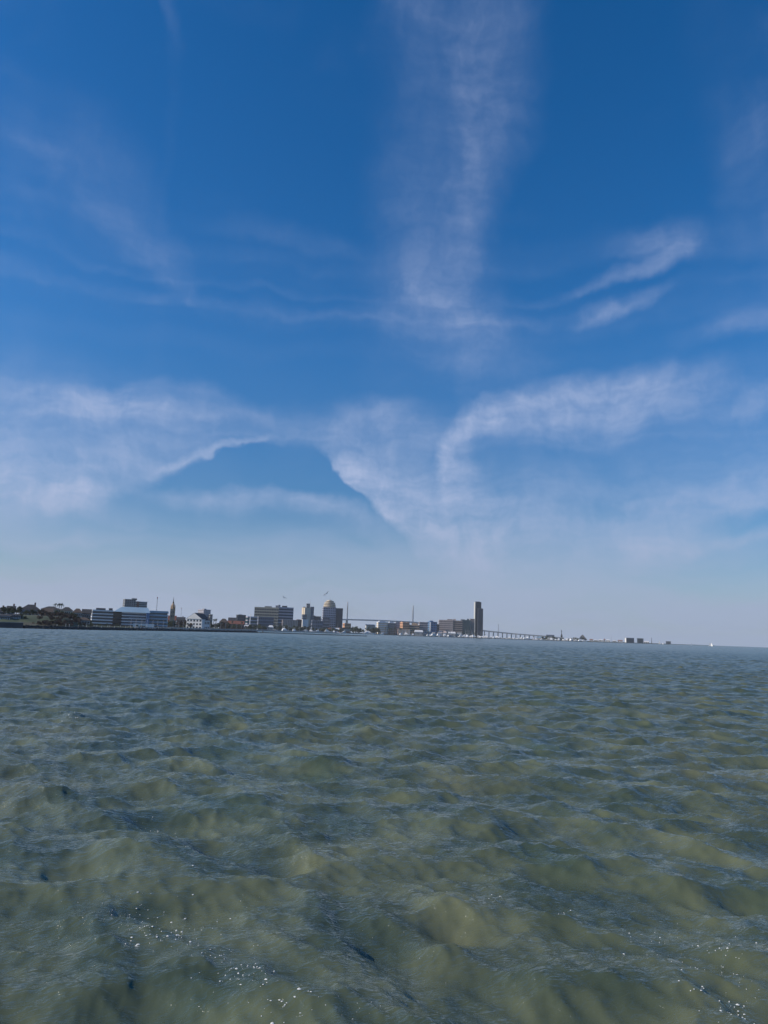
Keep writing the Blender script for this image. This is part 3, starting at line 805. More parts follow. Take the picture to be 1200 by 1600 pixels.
simple('hotel', 'narrow pale lilac block between grey block and orange hotel', 'building', 2200, 617.5, 618, 625, 972.5, lilac, 6, style='grid', floors=6, cols=3, trim=greyc, depth=18)
t_, r = simple('hotel', 'orange stucco hotel with stepped roofline', 'building', 2160, 624.5, 629, 639.5, 973, peach, 32, style='grid', floors=5, cols=5, trim=brick)
on_roof('stair_tower', *r[:5], .0, .3, 2.6, peach); on_roof('stair_tower', *r[:5], .75, 1.0, 1.8, peach)
simple('arcade_building', 'low pink arcade with white awnings at the foot of the orange hotel', 'building', 2105, 621, 622, 640, 983.5, peach, 6, style='fins', floors=1, cols=8, trim=white, depth=12)
simple('parking_garage', 'tan open-decked garage between orange hotel and grey hotel', 'building', 2170, 639.5, 640, 655, 976.5, darkc, 4, style='bands', floors=5, trim=tan, band=.5, depth=30)
on_roof('upper_deck', *block('upper_block', bpy.data.objects['parking_garage'], 2185, 643, 643, 652, 973.8, tan, 0, depth=16, floors=1)[:5], .2, .6, 1.6, tan)
simple('hotel', 'pale grey hotel with dark window columns left of the blue building', 'building', 2200, 654.5, 655, 668, 972.5, pinkc, 6, style='grid', floors=6, cols=7, trim=glass, depth=22)
t_, r = simple('office_block', 'bright blue and white building between grey hotel and brown slab', 'building', 2230, 667.5, 672, 682.5, 972, bluep, 34, style='grid', floors=6, cols=4, trim=glass_b)
on_roof('penthouse', *r[:5], .1, .55, 4.0, bluep)
child('white_stripe', box('white_stripe', -.5, 2.2, -.5, 1.5, 0, r[4], white), r[0], r[1])
simple('office_block', 'small dark block squeezed between blue building and brown slab', 'building', 2280, 681.5, 682, 686, 976, darkc, 5, style='grid', floors=4, cols=2, trim=glass, depth=14)
# brown slab
D = 2300
t_ = thing('office_slab', 'broad brown banded office slab beside the tall dark tower', 'building', frame_at(705, D, 1.6))
a_ = block('painted_lit_wing', t_, D, 685, 685.5, 707.5, 968.8, brown, 3, depth=26, style='bands', floors=8, trim=pinkc, band=.52)  # sunlit look put into the paler pink-grey bands
b_ = block('painted_shade_wing', t_, D + 4, 707.5, 707.8, 722, 969.8, glass, 3, depth=26, style='bands', floors=8, trim=brown, band=.5)  # faces the same way; its shade is put into the darker colours
c_ = block('glass_wing', t_, D + 7, 722, 722.2, 734, 969.3, glass_t, 0, depth=26, style='fins', floors=1, cols=6, trim=glass_t)
on_roof('roof_plant', *a_[:5], .6, .98, 3.2, brown); on_roof('roof_plant', *b_[:5], .0, .3, 5.0, pinkc); on_roof('roof_plant', *b_[:5], .85, 1.3, 5.0, greyc); on_roof('roof_plant', *c_[:5], .6, .85, 5.0, darkc)
simple('office_block', 'slim pink-grey pier block between brown slab and tall dark tower', 'building', 2330, 733.8, 734.5, 741, 967.3, brown, 8, style='fins', floors=1, cols=3, trim=pinkc, depth=20)
# tall tower
D = 2450
t_ = thing('skyscraper', 'tallest dark glass tower with a step and left edge painted pale as sunlit', 'building', frame_at(747, D, 1.6))
a_ = block('tower_wall', t_, D, 740.2, 742.0, 751, 941, glass, 28, style='fins', floors=1, cols=5, trim=darkc)
child('painted_lit_edge', box('painted_lit_edge', -.5, .6, -.7, a_[3] + .5, 0, a_[4] + .6, offwhite), a_[0], a_[1])  # off-white strip paints the sunlight on the left face
b_ = block('lower_tower', t_, D - 12, 747, 747, 754, 951.3, navyc, 10, depth=26, style='fins', floors=1, cols=4, trim=glass)
child('roof_sign', box('roof_sign', a_[2] * .3, a_[2] * .75, -.9, -.75, a_[4] * .86, a_[4] * .9, darkc), a_[0], a_[1])
child('crown', merge('crown', [(a_[2] * .1, a_[2] * .95, 3, a_[3] - 3, a_[4], a_[4] + 2.5)], darkc), a_[0], a_[1])
on_roof('roof_plant', *b_[:5], .3, .8, 2.5, darkc)

# --- low white marina buildings
def shed(label, px0, px1, yt, D, wallm, roofm, n=6, group=None, name='marina_building'):
    m_ = mpp(px0, D); wd = (px1 - px0) * m_
    zb = land_z((px0 + px1) / 2, D); H = max(ztop((px0 + px1) / 2, yt, D) - zb, 3.0)
    t_ = thing(name, label, 'building', frame_at(px0, D, zb), group)
    wall = child('wall', box('wall', 0, wd, 0, 12, -.4, H * .68, wallm), t_)
    child('roof', poly('roof', [(-.6, -.8, H * .68), (wd + .6, -.8, H * .68), (wd + .6, 12.8, H * .68), (-.6, 12.8, H * .68), (2, 6, H), (wd - 2, 6, H)], [(0, 1, 5, 4), (2, 3, 4, 5), (1, 2, 5), (3, 0, 4), (0, 3, 2, 1)], roofm), t_)
    cw = wd / n; op = box('opening', -cw * .3, cw * .3, -.12, .3, 0, H * .42, glass)
    for k in range(n): child('opening', op, wall, WM[t_.name] @ Matrix.Translation((cw * (k + .5), 0, H * .12)))
shed('white pavilion with dark openings on the quay below the tan garage', 647, 661, 984.5, 2150, white, white, 7)
shed('long low white boathouse below the bright blue building', 661.5, 680, 987.5, 2190, white, greyc, 9)
shed('white quay building at the foot of the brown wing in lit tones', 684, 698, 986, 2210, white, pinkc, 7)
shed('two-gabled white quay building below the brown wing in shade tones', 699.5, 712, 987, 2225, white, white, 6)
shed('small white quay shed below the dark teal wing', 713, 722, 988, 2230, white, greyc, 5)
shed('cream market hall with red-brown roof at the foot of the domed tower', 508, 520, 980.5, 2010, cream, roofr, 6)
shed('white open market tents right of the cream market hall', 520.5, 530, 981, 2020, white, white, 5)
shed('white beach pavilion behind the promenade below the blue block', 419, 427, 977, 1560, white, white, 4)
shed('small white kiosk beside the colonnade', 437, 442, 978.5, 1640, offwhite, white, 3)
shed('pale restroom hut on the promenade below the red-brown block', 466, 475, 979.5, 1760, offwhite, greyc, 4)
shed('white hut on the promenade in front of the pale glass block', 381, 392, 976.2, 1460, offwhite, white, 5)
shed('pale green-roofed pavilion on the spit past the yacht basin', 838, 851, 995, 2420, offwhite, paleblue, 6)
shed('white clubhouse on the spit below the blue-windowed block', 855, 866, 996.5, 2440, white, offwhite, 6)
simple('office_block', 'low block with blue ribbon windows on the spit', 'building', 2520, 853, 854, 866, 992, offwhite, 8, style='bands', floors=2, trim=bluec, band=.6, depth=14)
shed('low white shed under the trees on the spit', 883, 896, 997.5, 2540, offwhite, white, 6)
shed('white cabin beside the big dark tree at the tip of the spit', 896.5, 902, 995.8, 2560, white, greyc, 3)
# monument with mast on the spit
D = 2550; zb = land_z(877, D); t_ = thing('monument', 'dark slender monument mast standing among trees on the spit', 'monument', frame_at(877.5, D, zb))
H = ztop(877, 984, D) - zb
child('plinth', box('plinth', -5, 5, -5, 5, -.5, H * .3, greyc), t_)
child('figure', lathe('figure', [(2.6, H * .3), (3.4, H * .42), (1.8, H * .6), (1.2, H * .62)], darkc, 10), t_)
child('shaft', lathe('shaft', [(1.0, H * .6), (.8, H * .8), (1.5, H * .86), (.5, H)], darkc, 8), t_)
# hipped dark pavilion at the tip
D = 2580; zb = land_z(911, D); m_ = mpp(911, D); t_ = thing('pavilion', 'dark steep-roofed pavilion at the tip of the spit', 'pavilion', frame_at(911, D, zb))
H = ztop(911, 991.3, D) - zb
child('roof', poly('roof', [(-7 * m_, 0, H * .3), (6.5 * m_, 0, H * .25), (6.5 * m_, 22, H * .25), (-7 * m_, 22, H * .3), (-3 * m_, 11, H * .8), (-.5 * m_, 11, H), (1.5 * m_, 11, H * .8)], [(0, 1, 6, 5, 4), (2, 3, 4, 5, 6), (1, 2, 6), (3, 0, 4), (0, 3, 2, 1)], darksteel), t_)
for k in range(5): child('column', box('column', -.5, .5, -.5, .5, -.3, H * .3, greyc), t_, WM[t_.name] @ Matrix.Translation((-6.5 * m_ + k * 3.1 * m_, 1.2, 0)))
# far shore on the right
D = 3900
t_, r = simple('dark_block', 'larger of two dark blocks on the far low shore, white end wall', 'building', D, 976.5, 978.6, 991, 997, navyc, 35, style='grid', floors=4, cols=9, trim=glass)
child('end_wall', box('end_wall', -.6, -.15, 0, r[3], 0, r[4] + .5, white), r[0], r[1])
t_, r = simple('dark_block', 'smaller dark teal block right of the larger dark block on the far shore', 'building', D + 60, 995.4, 996.2, 1005.2, 997.7, glass_t, 20, style='fins', floors=1, cols=6, trim=darkc)
for i, (a, b_, y_) in enumerate([(921, 927, 998.5), (928, 934, 999.3), (935, 942, 998.8), (943, 946, 998.2), (947, 953, 999.2), (957, 963, 1000.4), (965, 973, 1000), (1006, 1014, 1001.5)]):
    shed(('small white-roofed low building on the far shore past the spit' if i % 3 else 'small red-roofed low building on the far shore past the spit'), a, b_, y_, 3500 + i * 40, offwhite if i % 2 else white, white if i % 3 else roofr, 3, 'low pale buildings on the far shore')
pole('chimney', 'dark thin stack on the far shore right of the dark blocks', 'chimney', 1018.2, 4000, 997, 1.6, darkc)
pole('beacon', 'thin pale harbour pole on the far shore before the dark blocks', 'pole', 955, 3800, 992, .9, steel)
t_, r = simple('dark_block', 'small low dark platform building at the end of the far shore', 'building', 4500, 1040.5, 1041, 1048.3, 1002.3, darkc, 6, style='grid', floors=2, cols=4, trim=glass, depth=20)
pole('beacon', 'thin dark radio pole rising behind the yacht masts', 'pole', 778.5, 2700, 976, .8, darkc)
# ------------------------------------------------------------------ cable-stayed bridge
def bridge_pt(px, py, D):
    x, y = spot(px, D)
    return Vector((x, y, ztop(px, py, D)))
path = [(470, 967.5, 3950), (505, 967.2, 3970), (541, 967.6, 4000), (590, 968.9, 4050), (644, 971.6, 4100), (690, 976.0, 4140), (725, 980.3, 4170), (757, 985.2, 4200), (800, 989.6, 4230), (850, 993.6, 4260), (880, 996.6, 4280)]
pts = [bridge_pt(*q) for q in path]
def deck_z(px):
    for (a, b_) in zip(path[:-1], path[1:]):
        if a[0] <= px <= b_[0]:
            s = (px - a[0]) / (b_[0] - a[0])
            return bridge_pt(a[0], a[1], a[2]).lerp(bridge_pt(b_[0], b_[1], b_[2]), s)
t_ = thing('cable_stayed_bridge', 'long cable-stayed bridge with two single pylons behind the waterfront', 'bridge', Matrix.Translation((pts[2].x, pts[2].y, 0)))
I4 = Matrix()
def ribbon(name, P, half, z0, z1, m_):
    V, F = [], []
    for i, p_ in enumerate(P):
        d_ = (P[min(i + 1, len(P) - 1)] - P[max(i - 1, 0)]); n_ = Vector((-d_.y, d_.x, 0)).normalized() * half
        V += [p_ - n_ + Vector((0, 0, z0)), p_ + n_ + Vector((0, 0, z0)), p_ + n_ + Vector((0, 0, z1)), p_ - n_ + Vector((0, 0, z1))]
    for i in range(len(P) - 1):
        a, b_ = i * 4, i * 4 + 4
        for k in range(4): F.append((a + k, a + (k + 1) % 4, b_ + (k + 1) % 4, b_ + k))
    F += [(3, 2, 1, 0), tuple(len(V) - 4 + k for k in range(4))]
    return poly(name, V, F, m_)
child('deck', ribbon('deck', pts, 17, -5.0, 0, bridgem), t_, I4)
for sgn in (-1, 1):
    off = [p_ + Vector((0, sgn * 16.5, 0)) for p_ in pts]
    child('railing', ribbon('railing', off, .3, 0.02, 1.4, bridgem), t_, I4)
for px, py, D in ((541.3, 940.2, 4000), (644.3, 946.3, 4100)):
    base = deck_z(px); ht = ztop(px, py, D)
    W = Matrix.Translation((base.x, base.y, 0))
    py_ = child('pylon', lathe('pylon', [(6.5, -2), (5.5, base.z - 6), (4.4, base.z + 2), (3.4, ht * .8), (2.8, ht)], bridgem, 10), t_, W)
    for k in range(7):
        for side in (-1, 1):
            e_ = deck_z(px + side * (8 + k * 6.2)) if 470 < px + side * (8 + k * 6.2) < 880 else None
            if e_ is None: continue
            v, f = tube_between((base.x, base.y, ht * (.60 + .055 * k)), e_, .16, .16, 4)
            child('cable', poly('cable', v, f, steel), py_, I4)
for px in [470 + 7 * k for k in range(59)]:
    if abs(px - 541) < 50 and px < 541: pass
    if 541 < px < 644 or px > 876: continue
    p_ = deck_z(px)
    child('pier', box('pier', -1.6, 1.6, -9, 9, -2, round(p_.z - 5.1, 1), bridgem), t_, Matrix.Translation((p_.x, p_.y, 0)))

# ------------------------------------------------------------------ breakwaters and seawalls
def rocks_mesh(name, line, half, top, n, seed, size):
    rg = random.Random(seed); V, F = [], []
    segs = list(zip(line[:-1], line[1:])); Ls = [(b_ - a).length for a, b_ in segs]; tot = sum(Ls)
    for _ in range(n):
        s = rg.uniform(0, tot); k = 0
        while s > Ls[k] and k < len(Ls) - 1: s -= Ls[k]; k += 1
        a, b_ = segs[k]; d_ = (b_ - a).normalized(); c = a + d_ * s; nn = Vector((-d_.y, d_.x, 0))
        u = rg.uniform(-1, 1)
        c = c + nn * half * u; z = top * (1 - abs(u) ** 1.5) - .15
        r_ = size * rg.uniform(.5, 1.2); q = Matrix.Rotation(rg.uniform(0, 6.3), 3, Vector((rg.uniform(-1, 1), rg.uniform(-1, 1), rg.uniform(-1, 1))).normalized())
        m0 = len(V)
        for sx, sy, sz in ((1, 0, 0), (-1, 0, 0), (0, 1, 0), (0, -1, 0), (0, 0, 1), (0, 0, -1)):
            V.append(Vector((c.x, c.y, z)) + q @ Vector((sx * r_ * rg.uniform(.7, 1.2), sy * r_ * rg.uniform(.7, 1.2), sz * r_ * rg.uniform(.5, .9))))
        for f in ((0, 2, 4), (2, 1, 4), (1, 3, 4), (3, 0, 4), (2, 0, 5), (1, 2, 5), (3, 1, 5), (0, 3, 5)): F.append(tuple(m0 + k2 for k2 in f))
    return poly(name, V, F, rockm)
def P2(px, D): x, y = spot(px, D); return Vector((x, y, 0))
def breakwater(label, line, half, top, n, seed, size=1.0):
    t_ = thing('breakwater', label, 'breakwater', Matrix.Translation(line[0]))
    V, F = [], []
    for i, p_ in enumerate(line):
        d_ = line[min(i + 1, len(line) - 1)] - line[max(i - 1, 0)]; nn = Vector((-d_.y, d_.x, 0)).normalized()
        for u, z in ((-1.2, -1), (-.45, top), (.45, top), (1.2, -1)): V.append(p_ + nn * half * u + Vector((0, 0, z)))
    for i in range(len(line) - 1):
        for k in range(3): F.append((i * 4 + k, i * 4 + k + 1, i * 4 + 5 + k, i * 4 + 4 + k))
    F += [(0, 1, 2, 3), tuple(len(V) - 1 - k for k in range(4))]
    child('core', poly('core', V, F, rockm), t_, I4)
    rk = child('rocks', rocks_mesh('rocks', line, half, top, n, seed, size), t_, I4); rk['kind'] = 'stuff'
    return t_
near_line = [P2(36, 428), P2(80, 436), P2(120, 452), P2(170, 485), P2(250, 570), P2(330, 660), P2(400, 770)]
breakwater('long dark rock breakwater running from the bluff past the white offices', near_line, 3.0, 1.5, 1300, 5, .9)
breakwater('thin dark low rock jetty in open water before the domed tower', [P2(404, 778), P2(460, 790), P2(520, 812), P2(573, 835)], 1.8, .7, 480, 6, .5)
breakwater('far dark breakwater along the yacht basin and spit', [P2(600, 1950), P2(700, 2060), P2(800, 2190), P2(900, 2390), P2(960, 2900), P2(1010, 3300), P2(1046, 3600)], 3.5, 1.6, 900, 7, 1.4)
def seawall(label, line, thick, z1, sm_=seawallm, cm_=offwhite):
    t_ = thing('seawall', label, 'seawall', Matrix.Translation(line[0]))
    child('wall', ribbon('wall', line, thick, -1.0, z1, sm_), t_, I4)
    child('coping', ribbon('coping', line, thick + .25, z1, z1 + .3, cm_), t_, I4)
seawall('pale stepped seawall along the promenade beyond the breakwater', [P2(212, 690), P2(260, 790), P2(310, 930), P2(400, 1380), P2(530, 1850), P2(600, 2000)], 1.2, 1.9)
seawall('grey concrete seawall below the small houses at the bluff foot', [P2(-200, 410), P2(-60, 419), P2(0, 423), P2(36, 427)], .8, 2.6, darkc, greyc)
# posts along the breakwater walk
def along(line, s):
    for a, b_ in zip(line[:-1], line[1:]):
        L_ = (b_ - a).length
        if s <= L_: return a.lerp(b_, s / L_)
        s -= L_
    return line[-1]
lampm = None
for k in range(46):
    p_ = along(near_line[1:6], 5 + k * 5.6 + 1.6 * math.sin(k * 2.3))
    t2 = thing('walk_post', 'short white post along the dark breakwater walk', 'post', Matrix.Translation((p_.x, p_.y, 1.0)), 'white posts on the breakwater')
    hgt = 1.2 + .6 * ((k * 7) % 4) / 3
    child('shaft', box('shaft', -.1, .1, -.1, .1, 0, hgt, offwhite), t2)
    child('cap', box('cap', -.28, .28, -.15, .15, hgt, hgt + .18, offwhite), t2)
# navigation pile on the breakwater
p_ = P2(411, 778); t2 = thing('channel_marker', 'dark marker pile standing at the start of the thin jetty', 'marker', Matrix.Translation((p_.x, p_.y, -.5)))
child('pile', lathe('pile', [(.3, 0), (.28, 2.6)], wood, 8), t2); child('board', box('board', -.55, .55, -.4, -.28, 1.9, 2.9, darkc), t2)

# ------------------------------------------------------------------ trees
def crown_mesh(name, seed, n, m_, rx, rz, leaf):
    rg = random.Random(seed); V, F = [], []
    clumps = [(rg.gauss(0, .42) * rx, rg.gauss(0, .42) * rx, rz * (rg.uniform(-.75, .8)), rg.uniform(.28, .5) * rx) for _ in range(11)]
    for _ in range(n):
        cx, cy, cz, cr = rg.choice(clumps)
        d_ = Vector((rg.gauss(0, 1), rg.gauss(0, 1), rg.gauss(0, .8))).normalized() * cr * rg.uniform(.35, 1.05)
        c = Vector((cx, cy, cz)) + d_
        q = Vector((rg.uniform(-1, 1), rg.uniform(-1, 1), rg.uniform(-1, 1))).normalized(); r2_ = q.orthogonal().normalized(); r3_ = q.cross(r2_)
        s = leaf * rg.uniform(.5, 1.3); m0 = len(V)
        V += [c + r2_ * s, c + r3_ * s * .6, c - r2_ * s, c - r3_ * s * .6]; F.append((m0, m0 + 1, m0 + 2, m0 + 3))
    return poly(name, V, F, m_)
def trunk_mesh(name, seed, H, r0, spread):
    rg = random.Random(seed); V, F = [], []
    def add(a, b_, ra, rb):
        v, f = tube_between(a, b_, ra, rb, 6); F.extend(tuple(len(V) + k for k in ff) for ff in f); V.extend(v)
    top = Vector((rg.uniform(-.3, .3), rg.uniform(-.3, .3), H * .55)); add((0, 0, -.6), top, r0, r0 * .65)
    for k in range(5):
        q = 2 * math.pi * k / 5 + rg.uniform(-.4, .4)
        add(top, top + Vector((math.cos(q) * spread, math.sin(q) * spread, H * rg.uniform(.25, .5))), r0 * .5, r0 * .14)
    return poly(name, V, F, bark)
CROWN = []
for i, m_ in enumerate((leaf1, leaf2, leaf3, leaf1, leaf2)):
    CROWN.append((crown_mesh('crown', 40 + i, 420, m_, 1.0, .7, .16), trunk_mesh('trunk', 60 + i, 1.0, .06, .45)))
def tree(label, px, D, height, kind, width=1.0, group=None, z=None):
    zb = land_z(px, D) if z is None else z
    ya = random.uniform(0, 360)
    t_ = thing('bush' if height < 3.2 else 'tree', label, 'bush' if height < 3.2 else 'tree', frame_at(px, D, zb, ya), group)
    W = WM[t_.name]; rx = height * .46 * width
    c = link('crown', CROWN[kind][0]); put(c, W @ Matrix.Translation((0, 0, height * .60)) @ Matrix.Diagonal((rx, rx, height * .46, 1)), t_)
    tr = link('trunk', CROWN[kind][1]); put(tr, W @ Matrix.Diagonal((height * .8, height * .8, height * .75, 1)), t_)
def palm_meshes(seed):
    rg = random.Random(seed); V, F = [], []
    bend = rg.uniform(-.05, .05)
    pts_ = [Vector((bend * s * s, 0, s * .92)) for s in (0, .35, .7, 1.0)]
    for a, b_, ra, rb in zip(pts_[:-1], pts_[1:], (.034, .026, .022), (.026, .022, .02)):
        v, f = tube_between(a, b_, ra, rb, 7); F.extend(tuple(len(V) + k for k in ff) for ff in f); V.extend(v)
    tr = poly('trunk', V, F, bark)
    V, F = [], []; c = pts_[-1]
    for k in range(22):
        q = 2 * math.pi * k / 22 + rg.uniform(-.2, .2); el_ = rg.uniform(-.5, 1.1); L_ = rg.uniform(.17, .24)
        prev = None
        for s in (0, .35, .7, 1.0):
            dd = Vector((math.cos(q) * math.cos(el_), math.sin(q) * math.cos(el_), math.sin(el_))) * L_ * s + Vector((0, 0, -.11 * s * s))
            w_ = .032 * (1 - s * .8) + .004; sd = Vector((-math.sin(q), math.cos(q), 0)) * w_
            cur = (len(V), len(V) + 1); V += [c + dd - sd, c + dd + sd - Vector((0, 0, w_ * .5))]
            if prev: F.append((prev[0], prev[1], cur[1], cur[0]))
            prev = cur
    return poly('crown', V, F, palmm), tr
PALM = [palm_meshes(s) for s in (1, 2, 3)]
def palm(label, px, D, height, group=None, k=0):
    t_ = thing('palm_tree', label, 'palm', frame_at(px, D, land_z(px, D) - .3, random.uniform(0, 360)), group)
    W = WM[t_.name] @ Matrix.Diagonal((height, height, height, 1))
    put(link('crown', PALM[k % 3][0]), W, t_); put(link('trunk', PALM[k % 3][1]), W, t_)

rg = random.Random(21)
for k in range(70):     # bare brown shrubs on the slope
    px = rg.uniform(58, 122); s = rg.uniform(14, 120)
    tree('bare brown shrub on the slope below ' + by(px), px, shore_d(px) + s, rg.uniform(2.2, 3.1), 2, 1.5, 'brown shrubs on the bluff slope')
for k in range(30):     # shrubs between breakwater and offices
    px = rg.uniform(120, 262); s = rg.uniform(18, 110)
    tree('low shrub on the shore below ' + by(px), px, shore_d(px) + s, rg.uniform(1.8, 3.0), rg.choice((0, 1, 1, 2)), 1.6, 'green shrubs before the offices')
for px, D, hh_, k in [(-8, 520, 7, 0), (3, 540, 8, 3), (14, 530, 7, 0), (24, 545, 9.5, 3), (28, 560, 8, 1), (38, 556, 6, 1), (47, 560, 7, 0), (56, 570, 7, 3), (64, 590, 8, 2), (72, 565, 6, 2), (85, 580, 7, 0), (97, 590, 8, 1), (108, 590, 8, 3), (117, 600, 9, 0), (124, 610, 8, 1), (131, 625, 9, 3), (138, 640, 8, 0), (20, 500, 5, 3), (10, 498, 4.5, 0), (33, 486, 4.5, 3), (40, 478, 4, 0)]:
    tree('broadleaf tree on the bluff beside ' + by(px), px, D, hh_ * .62, k, 1.2, 'trees among the bluff houses')
for px, D, hh_ in [(83.5, 660, 11.2), (90.5, 665, 11.6), (93.0, 670, 11.8)]:
    palm('tall palm rising above the ridge roofs on the bluff', px, D, hh_, 'palms above the bluff roofs', int(px))
for k in range(34):
    px = rg.uniform(262, 400)
    tree('tree behind the promenade in front of ' + by(px), px, shore_d(px) + rg.uniform(25, 90), rg.uniform(6.0, 11.5), rg.choice((0, 0, 3, 1, 2)), 1.15, 'dark trees behind the promenade')
for k, px in enumerate((312, 322, 328, 333, 337, 346, 363, 377)):
    palm('palm tree behind the promenade in front of ' + by(px), px, shore_d(px) + 60, rg.uniform(12, 17), 'palms near the white hall', k)
for k in range(40):
    px = rg.uniform(400, 540)
    tree('dark tree along the promenade in front of ' + by(px), px, shore_d(px) + rg.uniform(20, 70), rg.uniform(8, 14), rg.choice((0, 3, 1)), 1.2, 'promenade trees below the towers')
for k in range(34):
    px = rg.uniform(546, 646)
    palm('palm tree on the waterfront in front of ' + by(px), px, shore_d(px) + rg.uniform(12, 60), rg.uniform(13, 22), 'palms before the hotels', k)
for k in range(22):
    px = rg.uniform(548, 592)
    tree('dense green tree on the waterfront in front of ' + by(px), px, shore_d(px) + rg.uniform(20, 80), rg.uniform(10, 19), rg.choice((0, 3, 1)), 1.0, 'green trees before the hotels')
for k in range(22):
    px = rg.uniform(846, 916)
    tree('low dark tree on the wooded spit near ' + by(px), px, shore_d(px) + rg.uniform(40, 140), rg.uniform(7, 13), rg.choice((0, 3)), 1.3, 'trees on the spit')
for k in range(12):
    px = rg.uniform(640, 760)
    palm('palm tree on the quay in front of ' + by(px), px, shore_d(px) + rg.uniform(8, 40), rg.uniform(11, 16), 'palms on the quay', k)

# ------------------------------------------------------------------ boats
def hull_mesh(name, L, B, Hh, m_):
    V, F = [], []; n = 8
    for i in range(n + 1):
        s = i / n; w_ = B / 2 * (1 - max(0, s - .35) ** 2 / .4225 * .98) * (.85 + .15 * min(s / .3, 1)); sh = Hh * (.85 + .35 * s * s)
        x = -L / 2 + L * s
        V += [(x, -w_, sh), (x, -w_ * .75, 0), (x, 0, -.35), (x, w_ * .75, 0), (x, w_, sh)]
    for i in range(n):
        for k in range(4): F.append((i * 5 + k, i * 5 + 5 + k, i * 5 + 6 + k, i * 5 + 1 + k))
        F.append((i * 5, i * 5 + 4, i * 5 + 9, i * 5 + 5))
    F.append((0, 1, 2, 3, 4))
    return poly(name, V, F, m_)
HULL_S = hull_mesh('hull', 11, 3.4, 1.2, gel); HULL_N = hull_mesh('hull', 11, 3.4, 1.2, hulln); HULL_M = hull_mesh('hull', 13, 4.2, 1.7, gel)
def taper(name, x0, x1, w0, z0, z1, inset, m_):
    V = [(x0, -w0, z0), (x1, -w0, z0), (x1, w0, z0), (x0, w0, z0), (x0 + inset * .3, -w0 * .85, z1), (x1 - inset, -w0 * .85, z1), (x1 - inset, w0 * .85, z1), (x0 + inset * .3, w0 * .85, z1)]
    return poly(name, V, [(0, 3, 2, 1), (4, 5, 6, 7), (0, 1, 5, 4), (1, 2, 6, 5), (2, 3, 7, 6), (3, 0, 4, 7)], m_)
CAB_S = taper('cabin', -2.5, 3.0, 1.1, 1.15, 1.9, 1.2, gel); MAST = lathe('mast', [(.16, 1.0), (.13, 9), (.09, 16)], steel, 6)
BOOM = poly('boom', *tube_between((-.0, 0, 2.7), (-4.6, 0, 2.8), .12, .1), steel); FURL = poly('furled_sail', *tube_between((-.2, 0, 2.95), (-4.4, 0, 3.02), .26, .2, 8), canvasb)
FURLW = poly('furled_sail', *tube_between((-.2, 0, 2.95), (-4.4, 0, 3.02), .26, .2, 8), sailm)
CAB_M = taper('cabin', -4.5, 3.4, 1.75, 1.65, 3.4, 2.2, gel); WIN_M = taper('window_strip', -4.2, 3.0, 1.80, 2.2, 2.85, .9, glass); FLY = taper('flybridge', -3.6, .6, 1.4, 3.4, 4.4, .9, gel); RAD = merge('radar_arch', [(-2.6, -2.3, -1.3, -1.15, 4.4, 5.6), (-2.6, -2.3, 1.15, 1.3, 4.4, 5.6), (-2.6, -2.2, -1.3, 1.3, 5.6, 5.8)], gel)
def sailboat(px, D, k, label, group):
    yaw = rg.uniform(-70, 70) if k % 3 else 90 + rg.uniform(-20, 20)
    t_ = thing('sailboat', label, 'sailboat', frame_at(px, D, 0, yaw), group)
    s = rg.uniform(1.0, 1.6); W = WM[t_.name] @ Matrix.Diagonal((s, s, s, 1))
    put(link('hull', HULL_N if k % 5 == 0 else HULL_S), W, t_); put(link('cabin', CAB_S), W, t_); put(link('mast', MAST), W, t_); put(link('boom', BOOM), W, t_); put(link('furled_sail', FURL if k % 2 else FURLW), W, t_)
def yacht(px, D, k, label, group):
    t_ = thing('motor_yacht', label, 'yacht', frame_at(px, D, 0, rg.choice((0, 180, 90)) + rg.uniform(-30, 30)), group)
    s = rg.uniform(1.0, 1.9); W = WM[t_.name] @ Matrix.Diagonal((s, s, s, 1))
    put(link('hull', HULL_M), W, t_); c = put(link('cabin', CAB_M), W, t_); put(link('window_strip', WIN_M), W, c); put(link('flybridge', FLY), W, t_); put(link('radar_arch', RAD), W, t_)
for k in range(90):
    px = rg.uniform(725, 846) if k % 4 else rg.uniform(686, 760); D = shore_d(px) - rg.uniform(12, 60)
    (sailboat if rg.random() < .55 else yacht)(px, D, k, by(px), 'boats moored in the yacht basin')
for o in list(bpy.data.objects):
    if o.get('group') == 'boats moored in the yacht basin':
        o['label'] = (('navy-hulled' if any(ch.data is HULL_N for ch in o.children) else 'white') + ' bare-masted sailboat' if o['category'] == 'sailboat' else 'white motor yacht') + ' moored in the basin before ' + o['label']
        o['group'] = 'sailboats moored in the yacht basin' if o['category'] == 'sailboat' else 'motor yachts moored in the yacht basin'
for k in range(9):
    px = 860 + k * 6.5 + rg.uniform(-2, 2); yacht(px, shore_d(px) - 20, k, 'white motor yacht moored along the spit below ' + by(px), 'motor yachts along the spit')
for k in range(34):
    px = rg.uniform(428, 690); D = shore_d(px) - rg.uniform(14, 60)
    if k % 3 == 0: sailboat(px, D, k + 1, 'bare-masted sailboat moored along the shore before ' + by(px), 'sailboats along the downtown shore')
    else: yacht(px, D, k, 'white motor yacht moored along the shore before ' + by(px), 'motor yachts along the downtown shore')
LAMP_S = lathe('shaft', [(.22, 0), (.22, .5), (.13, .6), (.10, 9.0)], steel, 6); LAMP_A = merge('arm', [(-1.6, 1.6, -.08, .08, 9.0, 9.15)], steel); LAMP_H = merge('lamp_head', [(1.1, 1.9, -.2, .2, 8.8, 9.0)], white)
